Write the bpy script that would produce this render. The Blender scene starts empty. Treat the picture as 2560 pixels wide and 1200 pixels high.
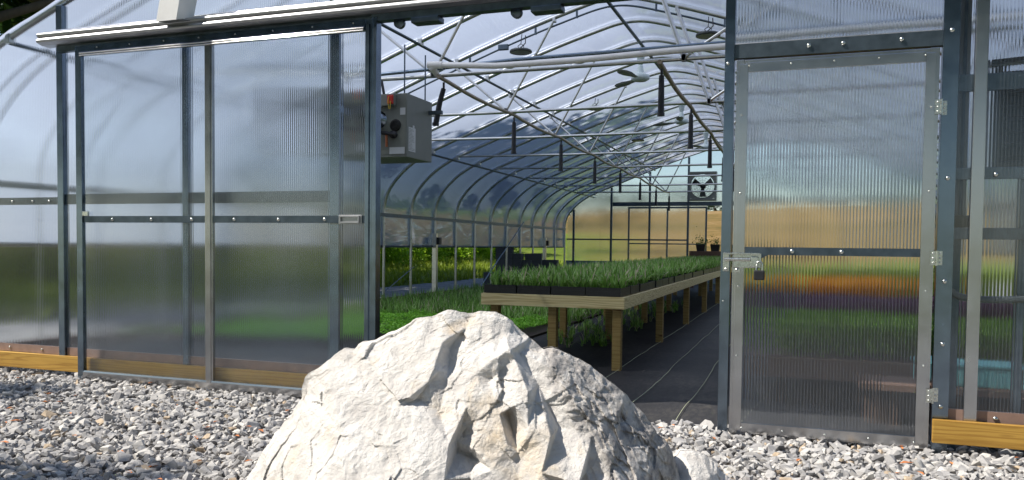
import bpy, bmesh, math, random
import numpy as np
from mathutils import Vector, Matrix

# ------------------------------------------------------------------ camera, sky, sun, exposure
scene = bpy.context.scene
CAM = np.array([0.0, -5.5, 1.25])
YAW, PITCH, ROLL = math.radians(19.6), math.radians(-2.19), math.radians(0.64)
_fw = np.array([-math.sin(YAW)*math.cos(PITCH), math.cos(YAW)*math.cos(PITCH), math.sin(PITCH)])
_rt = np.array([math.cos(YAW), math.sin(YAW), 0.0]); _up = np.cross(_rt, _fw)
CR = _rt*math.cos(ROLL) + _up*math.sin(ROLL); CU = -_rt*math.sin(ROLL) + _up*math.cos(ROLL)
cd = bpy.data.cameras.new("camera"); cam = bpy.data.objects.new("camera", cd)
scene.collection.objects.link(cam)
cam.matrix_world = Matrix(((CR[0], CU[0], -_fw[0], CAM[0]), (CR[1], CU[1], -_fw[1], CAM[1]), (CR[2], CU[2], -_fw[2], CAM[2]), (0, 0, 0, 1)))
cd.sensor_width = 36.0; cd.lens = 2022/2560*36.0; cd.shift_y = 90/2560; cd.clip_start = 0.05; cd.clip_end = 3000
scene.camera = cam
scene.render.engine = 'CYCLES'
scene.cycles.max_bounces = 14; scene.cycles.transparent_max_bounces = 40
scene.cycles.transmission_bounces = 12; scene.cycles.glossy_bounces = 4; scene.cycles.diffuse_bounces = 4
scene.cycles.use_denoising = True; scene.cycles.sample_clamp_indirect = 6.0
SUN_EL = math.radians(50.0)
SUNV = Vector((-0.565, -0.305, 0.766)).normalized()        # towards the sun
w = bpy.data.worlds.new("World"); scene.world = w; w.use_nodes = True
nt = w.node_tree; sky = nt.nodes.new('ShaderNodeTexSky'); sky.sky_type = 'NISHITA'; sky.sun_disc = False
sky.sun_elevation = SUN_EL; sky.sun_rotation = math.atan2(SUNV.x, SUNV.y)
sky.air_density = 1.0; sky.dust_density = 0.4; sky.ozone_density = 1.5
nt.links.new(sky.outputs[0], nt.nodes['Background'].inputs[0]); nt.nodes['Background'].inputs[1].default_value = 0.105
sd = bpy.data.lights.new("sun", 'SUN'); sd.energy = 5.0; sd.angle = math.radians(0.5); sd.color = (1.0, 0.95, 0.87)
sun = bpy.data.objects.new("sun", sd); scene.collection.objects.link(sun)
sun.rotation_euler = SUNV.to_track_quat('Z', 'Y').to_euler(); sun.location = (-10, -10, 20)
scene.view_settings.view_transform = 'Standard'; scene.view_settings.look = 'None'
scene.view_settings.exposure = 0.45; scene.view_settings.gamma = 1.0

rng = np.random.default_rng(7); random.seed(7)

def project(P):
    d = np.asarray(P, float) - CAM
    z = d @ _fw
    return np.stack([1280 + 2022*(d @ CR)/z, 690 - 2022*(d @ CU)/z, z], -1)

def at(px, py, ax, v):                       # photograph pixel -> point on the world plane axis=v
    d = _fw + CR*(px-1280)/2022 - CU*(py-690)/2022
    return CAM + d*(v-CAM[ax])/d[ax]

# ------------------------------------------------------------------ numpy noise
def _hash(i, j, k, s):
    h = (i*73856093) ^ (j*19349663) ^ (k*83492791) ^ (s*2654435761 & 0x7fffffff)
    h = (h ^ (h >> 13))*1274126177 & 0x7fffffff
    return ((h ^ (h >> 16)) & 0xffff)/65535.0
def vnoise(p, s=0):
    i = np.floor(p).astype(np.int64); f = p-i; f = f*f*(3-2*f)
    r = 0
    for a in (0, 1):
        for b in (0, 1):
            for c in (0, 1):
                wgt = (f[..., 0] if a else 1-f[..., 0])*(f[..., 1] if b else 1-f[..., 1])*(f[..., 2] if c else 1-f[..., 2])
                r = r + wgt*_hash(i[..., 0]+a, i[..., 1]+b, i[..., 2]+c, s)
    return r*2-1
def fbm(p, o=4, s=0):
    r = 0; a = 0.5
    for k in range(o): r = r + a*vnoise(p*(2**k), s+k); a *= .5
    return r

# ------------------------------------------------------------------ materials
MATS = {}
def new_mat(name):
    m = bpy.data.materials.new(name); m.use_nodes = True
    n = m.node_tree.nodes; l = m.node_tree.links
    return m, n, l, n['Principled BSDF'], n['Material Output']
def coord(n, l, scale=(1, 1, 1), kind='Object', rot=(0, 0, 0)):
    tc = n.new('ShaderNodeTexCoord'); mp = n.new('ShaderNodeMapping')
    mp.inputs['Scale'].default_value = scale; mp.inputs['Rotation'].default_value = rot
    l.new(tc.outputs[kind], mp.inputs['Vector']); return mp.outputs[0]
def noise(n, l, vec, scale, detail=6, rough=.55, dist=0):
    t = n.new('ShaderNodeTexNoise'); t.inputs['Scale'].default_value = scale; t.inputs['Detail'].default_value = detail
    t.inputs['Roughness'].default_value = rough; t.inputs['Distortion'].default_value = dist
    l.new(vec, t.inputs['Vector']); return t.outputs['Fac']
def ramp(n, l, fac, stops):
    r = n.new('ShaderNodeValToRGB'); e = r.color_ramp.elements
    while len(e) < len(stops): e.new(.5)
    for i, (p, c) in enumerate(stops):
        e[i].position = p; e[i].color = (*c, 1)
    l.new(fac, r.inputs[0]); return r.outputs[0]
def bump(n, l, h, strength, dist, nrm=None):
    b = n.new('ShaderNodeBump'); b.inputs['Strength'].default_value = strength; b.inputs['Distance'].default_value = dist
    l.new(h, b.inputs['Height'])
    if nrm: l.new(nrm, b.inputs['Normal'])
    return b.outputs[0]
def mixc(n, l, f, a, b, mode='MIX'):
    m = n.new('ShaderNodeMix'); m.data_type = 'RGBA'; m.blend_type = mode
    for s, v in ((m.inputs[0], f), (m.inputs[6], a), (m.inputs[7], b)):
        if hasattr(v, 'links') or hasattr(v, 'is_linked'): l.new(v, s)
        elif isinstance(v, (int, float)): s.default_value = v
        else: s.default_value = (*v, 1)
    return m.outputs[2]

def thin_fresnel(n, l, f0=.045, pw=5):
    lw = n.new('ShaderNodeLayerWeight'); lw.inputs[0].default_value = .5
    p = n.new('ShaderNodeMath'); p.operation = 'POWER'; p.inputs[1].default_value = pw; l.new(lw.outputs['Facing'], p.inputs[0])
    q = n.new('ShaderNodeMath'); q.operation = 'MULTIPLY_ADD'; q.inputs[1].default_value = .9-f0; q.inputs[2].default_value = f0; l.new(p.outputs[0], q.inputs[0])
    return q.outputs[0]
def simple(name, col, rough=.5, metal=0, var=.15, scale=20, bmp=.1, stretch=(1, 1, 1), spec=.5):
    m, n, l, b, o = new_mat(name)
    v = coord(n, l, stretch); f = noise(n, l, v, scale)
    c = ramp(n, l, f, [(.25, tuple(x*(1-var) for x in col)), (.75, tuple(min(1, x*(1+var)) for x in col))])
    l.new(c, b.inputs['Base Color']); b.inputs['Metallic'].default_value = metal
    b.inputs['Specular IOR Level'].default_value = spec
    r = n.new('ShaderNodeMapRange'); r.inputs[3].default_value = max(.03, rough-.08); r.inputs[4].default_value = min(1, rough+.08)
    l.new(f, r.inputs[0]); l.new(r.outputs[0], b.inputs['Roughness'])
    if bmp: l.new(bump(n, l, f, bmp, .01), b.inputs['Normal'])
    MATS[name] = m; return m

simple('galvanised', (.21, .26, .32), .24, 1, .18, 9, .03)
simple('galvanised_dull', (.12, .15, .18), .42, 1, .25, 14, .05)
simple('aluminium', (.50, .50, .51), .24, 1, .12, 6, .02)
simple('bright_aluminium', (.46, .46, .47), .40, 1, .06, 6, .015)
simple('zinc', (.65, .66, .62), .28, 1, .2, 40, .06)
simple('polished_aluminium', (.82, .80, .77), .13, 1, .05, 6, .0)
simple('white_pvc', (.84, .81, .77), .38, 0, .08, 8, .02)
simple('tan_pipe', (.34, .28, .21), .45, .2, .25, 12, .05)
simple('black_plastic', (.012, .012, .014), .4, 0, .3, 20, .05)
simple('black_rubber', (.012, .013, .016), .55, 0, .3, 20, .05)
simple('grey_paint', (.17, .18, .16), .45, .1, .10, 5, .02)
simple('dark_hole', (.01, .01, .01), .7, 0, .2, 20, 0)
simple('label_white', (.55, .56, .56), .5, 0, .05, 20, 0)
simple('red_plastic', (.50, .03, .02), .4, 0, .1, 20, 0)
simple('yellow_wire', (.6, .45, .05), .4, 0, .1, 20, 0)
simple('copper_pipe', (.35, .12, .06), .4, .8, .2, 20, 0)
simple('fan_white', (.62, .70, .68), .35, 0, .05, 10, 0)
simple('fan_blade_grey', (.35, .36, .34), .5, .2, .1, 10, 0)
simple('lamp_dark', (.05, .055, .05), .45, .3, .2, 20, 0)
simple('lamp_glass', (.25, .26, .23), .3, 0, .1, 20, 0)
simple('soil', (.03, .02, .014), .95, 0, .4, 60, .5)
simple('concrete_block', (.075, .078, .085), .9, 0, .25, 40, .3)
simple('bark', (.11, .085, .06), .9, 0, .35, 9, .6, (1, 1, .2))
simple('teal_plastic', (.16, .45, .45), .35, 0, .2, 12, .05)
simple('white_plastic', (.7, .7, .68), .4, 0, .05, 12, .1)
simple('hoop_steel', (.62, .62, .60), .30, 1, .15, 9, .03)
simple('white_paint', (.80, .79, .77), .35, 0, .04, 8, .02)
simple('brown_edge', (.30, .20, .16), .5, .3, .2, 12, .05)
simple('dark_wood', (.10, .055, .035), .7, 0, .3, 12, .2, (1, 1, 5))
simple('blue_grey_vinyl', (.16, .21, .24), .5, 0, .1, 12, .1)
simple('grey_conduit', (.16, .17, .17), .5, 0, .1, 12, .02)
simple('string', (.50, .52, .34), .8, 0, .15, 50, 0)
simple('dry_leaf', (.50, .17, .05), .75, 0, .5, 3, 0)

def wood(name, c1, c2, rough=.6):
    m, n, l, b, o = new_mat(name)
    v = coord(n, l, (1.2, 22, 22)); f = noise(n, l, v, 1.6, 8, .6, .8)
    wv = n.new('ShaderNodeTexWave'); wv.wave_type = 'BANDS'; wv.bands_direction = 'Z'
    wv.inputs['Scale'].default_value = 1.3; wv.inputs['Distortion'].default_value = 16; wv.inputs['Detail'].default_value = 3; wv.inputs['Detail Scale'].default_value = 1.2
    l.new(coord(n, l, (.5, 3, 7)), wv.inputs['Vector'])
    a = ramp(n, l, f, [(.3, c1), (.7, c2)])
    k = ramp(n, l, wv.outputs['Fac'], [(0, (.74, .68, .58)), (.5, (1, 1, 1))])
    c = mixc(n, l, 1.0, a, k, 'MULTIPLY')
    vo = n.new('ShaderNodeTexVoronoi'); vo.inputs['Scale'].default_value = 1.0
    l.new(coord(n, l, (1.7, 6, 9)), vo.inputs['Vector'])
    kn = ramp(n, l, vo.outputs['Distance'], [(.05, (.30, .16, .06)), (.14, (1, 1, 1))])
    c = mixc(n, l, 1.0, c, kn, 'MULTIPLY')
    l.new(c, b.inputs['Base Color']); b.inputs['Roughness'].default_value = rough
    l.new(bump(n, l, f, .25, .004), b.inputs['Normal']); MATS[name] = m
wood('pine', (.66, .53, .25), (.78, .66, .36))
wood('treated_pine', (.40, .22, .035), (.52, .31, .06))
wood('post_pine', (.26, .17, .05), (.36, .25, .08))

def foliage(name, cols, trans=.35, rough=.5):
    m, n, l, b, o = new_mat(name)
    a = n.new('ShaderNodeAttribute'); a.attribute_name = 'tint'
    c = ramp(n, l, a.outputs['Fac'], cols)
    l.new(c, b.inputs['Base Color']); b.inputs['Roughness'].default_value = rough
    b.inputs['Specular IOR Level'].default_value = .35
    t = n.new('ShaderNodeBsdfTranslucent'); l.new(c, t.inputs['Color'])
    mx = n.new('ShaderNodeMixShader'); mx.inputs[0].default_value = trans
    l.new(b.outputs[0], mx.inputs[1]); l.new(t.outputs[0], mx.inputs[2]); l.new(mx.outputs[0], o.inputs[0]); MATS[name] = m
foliage('grassy', [(0, (.06, .14, .02)), (.5, (.22, .41, .07)), (.85, (.46, .64, .24)), (1, (.6, .5, .36))])
foliage('clover', [(0, (.10, .28, .02)), (.6, (.24, .56, .04)), (1, (.42, .72, .12))])
foliage('tree_leaf', [(0, (.012, .03, .010)), (.6, (.028, .065, .016)), (1, (.055, .11, .025))], .28)
foliage('shrub_leaf', [(0, (.10, .20, .010)), (.5, (.24, .42, .015)), (.9, (.44, .60, .05)), (1, (.50, .42, .18))], .42)
foliage('dark_shrub_leaf', [(0, (.02, .07, .01)), (1, (.07, .2, .02))])
foliage('orange_petal', [(0, (.85, .33, .005)), (1, (1.0, .58, .02))], .3)
foliage('purple_petal', [(0, (.10, .035, .09)), (1, (.24, .10, .20))], .3)
foliage('meadow', [(0, (.15, .22, .012)), (.6, (.27, .35, .02)), (1, (.42, .46, .07))])
foliage('bench_green', [(0, (.05, .12, .015)), (.5, (.13, .27, .03)), (1, (.30, .42, .08))])

# gravel: one colour per stone from the "tint" attribute
m, n, l, b, o = new_mat('stone'); MATS['stone'] = m
a = n.new('ShaderNodeAttribute'); a.attribute_name = 'tint'
c = ramp(n, l, a.outputs['Fac'], [(0, (.19, .186, .185)), (.25, (.32, .312, .305)), (.6, (.48, .465, .44)), (.92, (.66, .63, .57)), (1, (.45, .34, .22))])
v = coord(n, l); f = noise(n, l, v, 38, 6, .65)
k = ramp(n, l, f, [(.3, (.72, .72, .74)), (.7, (1.12, 1.1, 1.08))])
l.new(mixc(n, l, 1.0, c, k, 'MULTIPLY'), b.inputs['Base Color']); b.inputs['Roughness'].default_value = .82
l.new(bump(n, l, f, .5, .006), b.inputs['Normal'])

# ground sheets
def ground_mat(name, stops, scale, bmp=.6, dist=.05, rough=.95, scale2=None, stretch=(1, 1, 1)):
    m, n, l, b, o = new_mat(name)
    v = coord(n, l, stretch); f = noise(n, l, v, scale, 10, .62); g = noise(n, l, v, scale2 or scale*14, 5, .6)
    s = n.new('ShaderNodeMath'); s.operation = 'MULTIPLY_ADD'; s.inputs[1].default_value = .45; l.new(g, s.inputs[0])
    q = n.new('ShaderNodeMath'); q.operation = 'MULTIPLY'; q.inputs[1].default_value = .6; l.new(f, q.inputs[0]); l.new(q.outputs[0], s.inputs[2])
    l.new(ramp(n, l, s.outputs[0], stops), b.inputs['Base Color']); b.inputs['Roughness'].default_value = rough
    b.inputs['Specular IOR Level'].default_value = .2
    l.new(bump(n, l, g, bmp, dist), b.inputs['Normal']); b.inputs['Specular IOR Level'].default_value = .12; MATS[name] = m
ground_mat('grass_ground', [(.3, (.05, .085, .010)), (.5, (.11, .155, .018)), (.68, (.18, .21, .03)), (.8, (.30, .24, .07))], .35, .8, .1, scale2=9)
ground_mat('dry_hill', [(.34, (.045, .065, .015)), (.44, (.12, .095, .028)), (.55, (.21, .135, .045)), (.70, (.36, .25, .13))], .06, .8, .3, scale2=.9)
ground_mat('gravel_ground', [(.25, (.10, .10, .11)), (.5, (.26, .26, .27)), (.75, (.45, .45, .44))], 4, 1.0, .05, scale2=26)
ground_mat('fabric', [(.3, (.018, .018, .020)), (.55, (.034, .033, .034)), (.75, (.080, .073, .064))], 1.2, .3, .01, .6, scale2=30, stretch=(1, .35, 1))

# boulder
m, n, l, b, o = new_mat('limestone'); MATS['limestone'] = m
v = coord(n, l); big = noise(n, l, v, 2.0, 6, .55, .4); mid = noise(n, l, v, 9, 10, .62, .3); fine = noise(n, l, v, 60, 8, .7)
strata = noise(n, l, coord(n, l, (9, 3, 3), rot=(0, math.radians(35), .3)), 2.2, 10, .7, .5)
c1 = ramp(n, l, mid, [(.28, (.51, .475, .44)), (.5, (.64, .605, .56)), (.72, (.76, .725, .68))])
or_ = ramp(n, l, noise(n, l, v, 3.1, 5, .6, .6), [(.57, (0, 0, 0)), (.72, (.8, .8, .8))])
c2 = mixc(n, l, or_, c1, (.64, .50, .33))
st = n.new('ShaderNodeAttribute'); st.attribute_name = 'stain'
sm_ = n.new('ShaderNodeMath'); sm_.operation = 'MULTIPLY'; sm_.use_clamp = True; l.new(st.outputs['Fac'], sm_.inputs[0])
l.new(ramp(n, l, mid, [(.36, (0, 0, 0)), (.60, (.55, .55, .55))]), sm_.inputs[1])
c2 = mixc(n, l, sm_.outputs[0], c2, (.56, .43, .27))
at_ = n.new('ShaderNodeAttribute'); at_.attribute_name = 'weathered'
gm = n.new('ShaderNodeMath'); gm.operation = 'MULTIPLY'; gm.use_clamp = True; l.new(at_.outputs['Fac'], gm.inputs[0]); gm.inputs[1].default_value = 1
cg = ramp(n, l, strata, [(.28, (.11, .11, .125)), (.41, (.27, .255, .245)), (.50, (.44, .405, .37)), (.62, (.60, .57, .53)), (.75, (.46, .35, .23))])  # right flank: rough streaked stone, with its shade put into the grey
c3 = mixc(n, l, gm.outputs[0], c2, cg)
l.new(c3, b.inputs['Base Color']); b.inputs['Roughness'].default_value = .88; b.inputs['Specular IOR Level'].default_value = .25
vo = n.new('ShaderNodeTexVoronoi'); vo.feature = 'DISTANCE_TO_EDGE'; vo.inputs['Scale'].default_value = 7
l.new(coord(n, l, (1, 1, 1.7), rot=(.3, .6, .2)), vo.inputs['Vector'])
cr = ramp(n, l, vo.outputs['Distance'], [(0, (0, 0, 0)), (.03, (1, 1, 1))])
n1 = bump(n, l, fine, .55, .012); n2 = bump(n, l, mid, .75, .05, n1); n3 = bump(n, l, cr, .07, .01, n2)
l.new(n3, b.inputs['Normal'])

# ribbed twin-wall polycarbonate
def poly(name, clear, rough, ribstr, pitch=.019, tint=(.90, .94, .96), haze=.02):
    m, n, l, b, o = new_mat(name); MATS[name] = m; n.remove(b)
    tc = n.new('ShaderNodeTexCoord'); sx = n.new('ShaderNodeSeparateXYZ'); l.new(tc.outputs['Object'], sx.inputs[0])
    mu = n.new('ShaderNodeMath'); mu.operation = 'MULTIPLY'; mu.inputs[1].default_value = 2*math.pi/pitch; l.new(sx.outputs[0], mu.inputs[0])
    sn = n.new('ShaderNodeMath'); sn.operation = 'SINE'; l.new(mu.outputs[0], sn.inputs[0])
    bp = bump(n, l, sn.outputs[0], ribstr, pitch*.25)
    rf = n.new('ShaderNodeBsdfRefraction'); rf.inputs['IOR'].default_value = 1.10; rf.inputs['Roughness'].default_value = rough
    rf.inputs['Color'].default_value = (*tint, 1); l.new(bp, rf.inputs['Normal'])
    tr = n.new('ShaderNodeBsdfTransparent'); tr.inputs['Color'].default_value = (*tint, 1)
    m1 = n.new('ShaderNodeMixShader'); m1.inputs[0].default_value = clear; l.new(rf.outputs[0], m1.inputs[1]); l.new(tr.outputs[0], m1.inputs[2])
    df = n.new('ShaderNodeBsdfTranslucent'); df.inputs['Color'].default_value = (.75, .8, .83, 1)
    dd = n.new('ShaderNodeBsdfDiffuse'); dd.inputs['Color'].default_value = (.75, .8, .83, 1)
    md = n.new('ShaderNodeMixShader'); md.inputs[0].default_value = .22; l.new(df.outputs[0], md.inputs[1]); l.new(dd.outputs[0], md.inputs[2])
    # rib webs read a little denser than the clear flutes
    rg = n.new('ShaderNodeMapRange'); rg.inputs[1].default_value = .45; rg.inputs[2].default_value = .95; rg.inputs[3].default_value = haze; rg.inputs[4].default_value = haze+.15
    l.new(sn.outputs[0], rg.inputs[0])
    # diffuse share grows towards the foot of the sheets, broken up by noise
    dz = n.new('ShaderNodeMapRange'); dz.inputs[1].default_value = .75; dz.inputs[2].default_value = .05; dz.inputs[3].default_value = 0; dz.inputs[4].default_value = .15
    l.new(sx.outputs[2], dz.inputs[0]); dn = noise(n, l, coord(n, l, (1, 1, 6)), 3, 6, .6)
    dm = n.new('ShaderNodeMath'); dm.operation = 'MULTIPLY'; l.new(dz.outputs[0], dm.inputs[0]); l.new(dn, dm.inputs[1])
    da = n.new('ShaderNodeMath'); da.operation = 'ADD'; l.new(rg.outputs[0], da.inputs[0]); l.new(dm.outputs[0], da.inputs[1])
    m2 = n.new('ShaderNodeMixShader'); l.new(da.outputs[0], m2.inputs[0]); l.new(m1.outputs[0], m2.inputs[1]); l.new(md.outputs[0], m2.inputs[2])
    gl = n.new('ShaderNodeBsdfGlossy'); gl.inputs['Roughness'].default_value = .12; gl.inputs['Color'].default_value = (1, 1, 1, 1)
    m3 = n.new('ShaderNodeMixShader'); l.new(thin_fresnel(n, l, .06, 4), m3.inputs[0]); l.new(m2.outputs[0], m3.inputs[1]); l.new(gl.outputs[0], m3.inputs[2])
    l.new(m3.outputs[0], o.inputs[0])
poly('polycarbonate', .07, .22, .9)

def film(name, haze, wr):
    m, n, l, b, o = new_mat(name); MATS[name] = m; n.remove(b)
    v = coord(n, l, (1, .35, 1)); f = noise(n, l, v, 2.2, 5, .55, .6)
    bp = bump(n, l, f, wr, .08)
    tr = n.new('ShaderNodeBsdfTransparent'); tr.inputs['Color'].default_value = (.84, .89, .98, 1)
    tl = n.new('ShaderNodeBsdfTranslucent'); tl.inputs['Color'].default_value = (.395, .45, .58, 1); l.new(bp, tl.inputs['Normal'])
    m1 = n.new('ShaderNodeMixShader'); m1.inputs[0].default_value = haze; l.new(tr.outputs[0], m1.inputs[1]); l.new(tl.outputs[0], m1.inputs[2])
    gl = n.new('ShaderNodeBsdfGlossy'); gl.inputs['Roughness'].default_value = .1; l.new(bp, gl.inputs['Normal'])
    m3 = n.new('ShaderNodeMixShader'); l.new(thin_fresnel(n, l, .10, 2.6), m3.inputs[0]); l.new(m1.outputs[0], m3.inputs[1]); l.new(gl.outputs[0], m3.inputs[2])
    l.new(m3.outputs[0], o.inputs[0])
film('roof_film', .88, .3)
film('curtain_film', .9, .35)

# ------------------------------------------------------------------ mesh helpers
class MB:
    def __init__(s): s.v = []; s.f = []; s.n = 0; s.sm = []; s.tint = []
    def add(s, v, f, smooth=False, tint=None):
        v = np.asarray(v, float); s.v.append(v)
        for q in f: s.f.append([i+s.n for i in q]); s.sm.append(smooth)
        s.tint.append(np.full(len(v), .5 if tint is None else tint) if np.ndim(tint) == 0 else np.asarray(tint))
        s.n += len(v); return s
    def box(s, x0, x1, y0, y1, z0, z1, bev=0):
        x0, x1 = min(x0, x1), max(x0, x1); y0, y1 = min(y0, y1), max(y0, y1); z0, z1 = min(z0, z1), max(z0, z1)
        if bev <= 0:
            v = [(x, y, z) for x in (x0, x1) for y in (y0, y1) for z in (z0, z1)]
            return s.add(v, [(0, 1, 3, 2), (4, 6, 7, 5), (0, 4, 5, 1), (2, 3, 7, 6), (0, 2, 6, 4), (1, 5, 7, 3)])
        bm = bmesh.new(); bmesh.ops.create_cube(bm, size=1)
        for q in bm.verts: q.co = Vector(((x0+x1)/2+q.co.x*(x1-x0), (y0+y1)/2+q.co.y*(y1-y0), (z0+z1)/2+q.co.z*(z1-z0)))
        bmesh.ops.bevel(bm, geom=list(bm.edges), offset=bev, segments=2, affect='EDGES', profile=.6)
        bm.verts.index_update(); s.add([q.co[:] for q in bm.verts], [[q.index for q in f.verts] for f in bm.faces]); bm.free(); return s
    def hull(s, pts, faces): return s.add(pts, faces)
    def tube(s, pts, r, seg=10, caps=True, flat=None):
        P = np.asarray(pts, float); n = len(P); R = np.full(n, r) if np.ndim(r) == 0 else np.asarray(r)
        T = np.gradient(P, axis=0); T /= np.linalg.norm(T, axis=1)[:, None]+1e-12
        ref = np.array([0, 0, 1.]) if abs(T[0][2]) < .9 else np.array([1., 0, 0])
        V = []; N = np.cross(T[0], ref); N /= np.linalg.norm(N)
        for i in range(n):
            N = N-T[i]*(N@T[i]); N /= np.linalg.norm(N)+1e-12; B = np.cross(T[i], N)
            for k in range(seg):
                a = 2*math.pi*k/seg; V.append(P[i]+R[i]*(math.cos(a)*N+math.sin(a)*B))
        F = [(i*seg+k, i*seg+(k+1) % seg, (i+1)*seg+(k+1) % seg, (i+1)*seg+k) for i in range(n-1) for k in range(seg)]
        s.add(V, F, True)
        if caps: s.add(V[:seg], [list(range(seg))[::-1]]); s.add(V[-seg:], [list(range(seg))])
        return s
    def lathe(s, prof, c, axis='Z', seg=24):
        V = []
        for r, h in prof:
            for k in range(seg):
                a = 2*math.pi*k/seg; x, y = r*math.cos(a), r*math.sin(a)
                V.append({'Z': (c[0]+x, c[1]+y, c[2]+h), 'Y': (c[0]+x, c[1]+h, c[2]+y), 'X': (c[0]+h, c[1]+x, c[2]+y)}[axis])
        F = [(i*seg+k, i*seg+(k+1) % seg, (i+1)*seg+(k+1) % seg, (i+1)*seg+k) for i in range(len(prof)-1) for k in range(seg)]
        return s.add(V, F, True)
    def extrude_y(s, poly2, y0, y1):                  # polygon in x,z
        n = len(poly2); v = [(x, y0, z) for x, z in poly2]+[(x, y1, z) for x, z in poly2]
        return s.add(v, [list(range(n)), list(range(n, 2*n))[::-1]]+[(i, i+n, (i+1) % n+n, (i+1) % n) for i in range(n)])
    def extrude_x(s, poly2, x0, x1):                  # polygon in y,z
        n = len(poly2); v = [(x0, y, z) for y, z in poly2]+[(x1, y, z) for y, z in poly2]
        return s.add(v, [list(range(n))[::-1], list(range(n, 2*n))]+[(i, (i+1) % n, (i+1) % n+n, i+n) for i in range(n)])
    def data(s, name, mat, tint=False):
        me = bpy.data.meshes.new(name); V = np.concatenate(s.v)
        me.from_pydata(V.tolist(), [], s.f); me.polygons.foreach_set('use_smooth', s.sm)
        if tint:
            at_ = me.attributes.new('tint', 'FLOAT', 'POINT'); at_.data.foreach_set('value', np.concatenate(s.tint))
        me.materials.append(MATS[mat]); me.update(); return me
    def build(s, name, mat, parent=None, tint=False):
        return link(name, s.data(name, mat, tint), parent)
def link(name, data, parent=None, loc=None):
    o = bpy.data.objects.new(name, data); scene.collection.objects.link(o)
    if parent is not None: o.parent = parent
    if loc is not None: o.location = loc
    return o
def tag(o, label=None, cat=None, group=None, kind=None):
    for k, v in (('label', label), ('category', cat), ('group', group), ('kind', kind)):
        if v: o[k] = v
    return o
def thing(name, label, cat, loc=(0, 0, 0), rz=0, group=None):
    o = link(name, None); o.location = loc; o.rotation_euler = (0, 0, rz); return tag(o, label, cat, group)
def big_mesh(name, V, F3, mat, tint=None, smooth=False):    # triangles or quads as an array
    me = bpy.data.meshes.new(name); nv, nf, k = len(V), len(F3), F3.shape[1]
    me.vertices.add(nv); me.vertices.foreach_set('co', V.astype(np.float32).ravel())
    me.loops.add(nf*k); me.loops.foreach_set('vertex_index', F3.astype(np.int32).ravel())
    me.polygons.add(nf); me.polygons.foreach_set('loop_start', np.arange(0, nf*k, k, dtype=np.int32))
    me.polygons.foreach_set('use_smooth', np.full(nf, smooth))
    me.update(calc_edges=True)
    if tint is not None:
        a = me.attributes.new('tint', 'FLOAT', 'POINT'); a.data.foreach_set('value', tint.astype(np.float32))
    me.materials.append(MATS[mat]); me.validate(); return me

ORD = ["first","second","third","fourth","fifth","sixth","seventh","eighth","ninth","tenth","eleventh","twelfth","thirteenth","fourteenth","fifteenth","sixteenth","seventeenth","eighteenth","nineteenth","twentieth","twenty-first","twenty-second","twenty-third","twenty-fourth","twenty-fifth","twenty-sixth","twenty-seventh","twenty-eighth","twenty-ninth","thirtieth","thirty-first","thirty-second"]
# ------------------------------------------------------------------ terrain
def hill_h(x, y):
    d = np.maximum(0, y-34); h = 9.5*(1-np.exp(-(d/75.0)**1.5))
    h = h*(1+.25*np.tanh((x+10)/60)) + .5*fbm(np.stack([x/22, y/22, x*0], -1), 3, 3)*np.clip(d/20, 0, 1)
    b = np.clip((-x-15)/14, 0, 1); b = b*b*(3-2*b)*(1-np.clip(-y/12, 0, 1))
    return np.maximum(h, b*2.6)
xs = np.concatenate([np.linspace(-420, -42, 24), np.linspace(-40, 40, 70), np.linspace(44, 420, 24)])
ys = np.concatenate([np.linspace(-120, -8, 14), np.linspace(-6, 70, 64), np.linspace(74, 520, 50)])
X, Y = np.meshgrid(xs, ys); Z = hill_h(X, Y)-.03
nx, ny = len(xs), len(ys); idx = np.arange(nx*ny).reshape(ny, nx)
F = np.stack([idx[:-1, :-1], idx[:-1, 1:], idx[1:, 1:], idx[1:, :-1]], -1).reshape(-1, 4)
me = big_mesh('ground', np.stack([X, Y, Z], -1).reshape(-1, 3), F, 'grass_ground', smooth=True)
me.materials.append(MATS['dry_hill'])
cy = Y.reshape(-1)[F].mean(1); cx = X.reshape(-1)[F].mean(1)
me.polygons.foreach_set('material_index', ((cy > 44+4*np.sin(cx*.2)+22/(1+np.exp((cx+12.5)/1.5))) & (cx > -75)).astype(np.int32))
tag(link('ground', me), 'grassy ground with dry tan hillside beyond', kind='structure')

def sheet(name, x0, x1, y0, y1, z, mat, nx=2, ny=2, amp=0, edge=0):
    xs = np.linspace(x0, x1, nx); ys = np.linspace(y0, y1, ny); X, Y = np.meshgrid(xs, ys)
    P = np.stack([X, Y, np.zeros_like(X)], -1)
    P[..., 2] = z + (amp*fbm(np.stack([X*2.2, Y*2.2, X*0], -1), 4, 11) if amp else 0)
    if edge: P[0, :, 1] += edge*fbm(np.stack([xs*6, xs*0, xs*0], -1), 3, 5)
    idx = np.arange(nx*ny).reshape(ny, nx)
    F = np.stack([idx[:-1, :-1], idx[:-1, 1:], idx[1:, 1:], idx[1:, :-1]], -1).reshape(-1, 4)
    return link(name, big_mesh(name, P.reshape(-1, 3), F, mat, smooth=True))
tag(sheet('gravel_base', -14, 9, -9, .12, -.012, 'gravel_ground', 160, 70, .02), 'grey crushed stone yard', kind='structure')
tag(sheet('gravel_path', -11.2, -8.05, .13, 26, -.002, 'gravel_ground', 30, 120, .03), 'shaded gravel strip along the left side', kind='structure')
tag(sheet('gravel_lot', 4.6, 46, 17, 33, .05, 'gravel_ground', 30, 30, .02), 'pale gravel lot', kind='structure')
tag(sheet('floor', -7.95, 3.05, .02, 22.5, .010, 'fabric', 140, 160, .012, .06), 'black woven landscape fabric floor', kind='structure')
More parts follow.
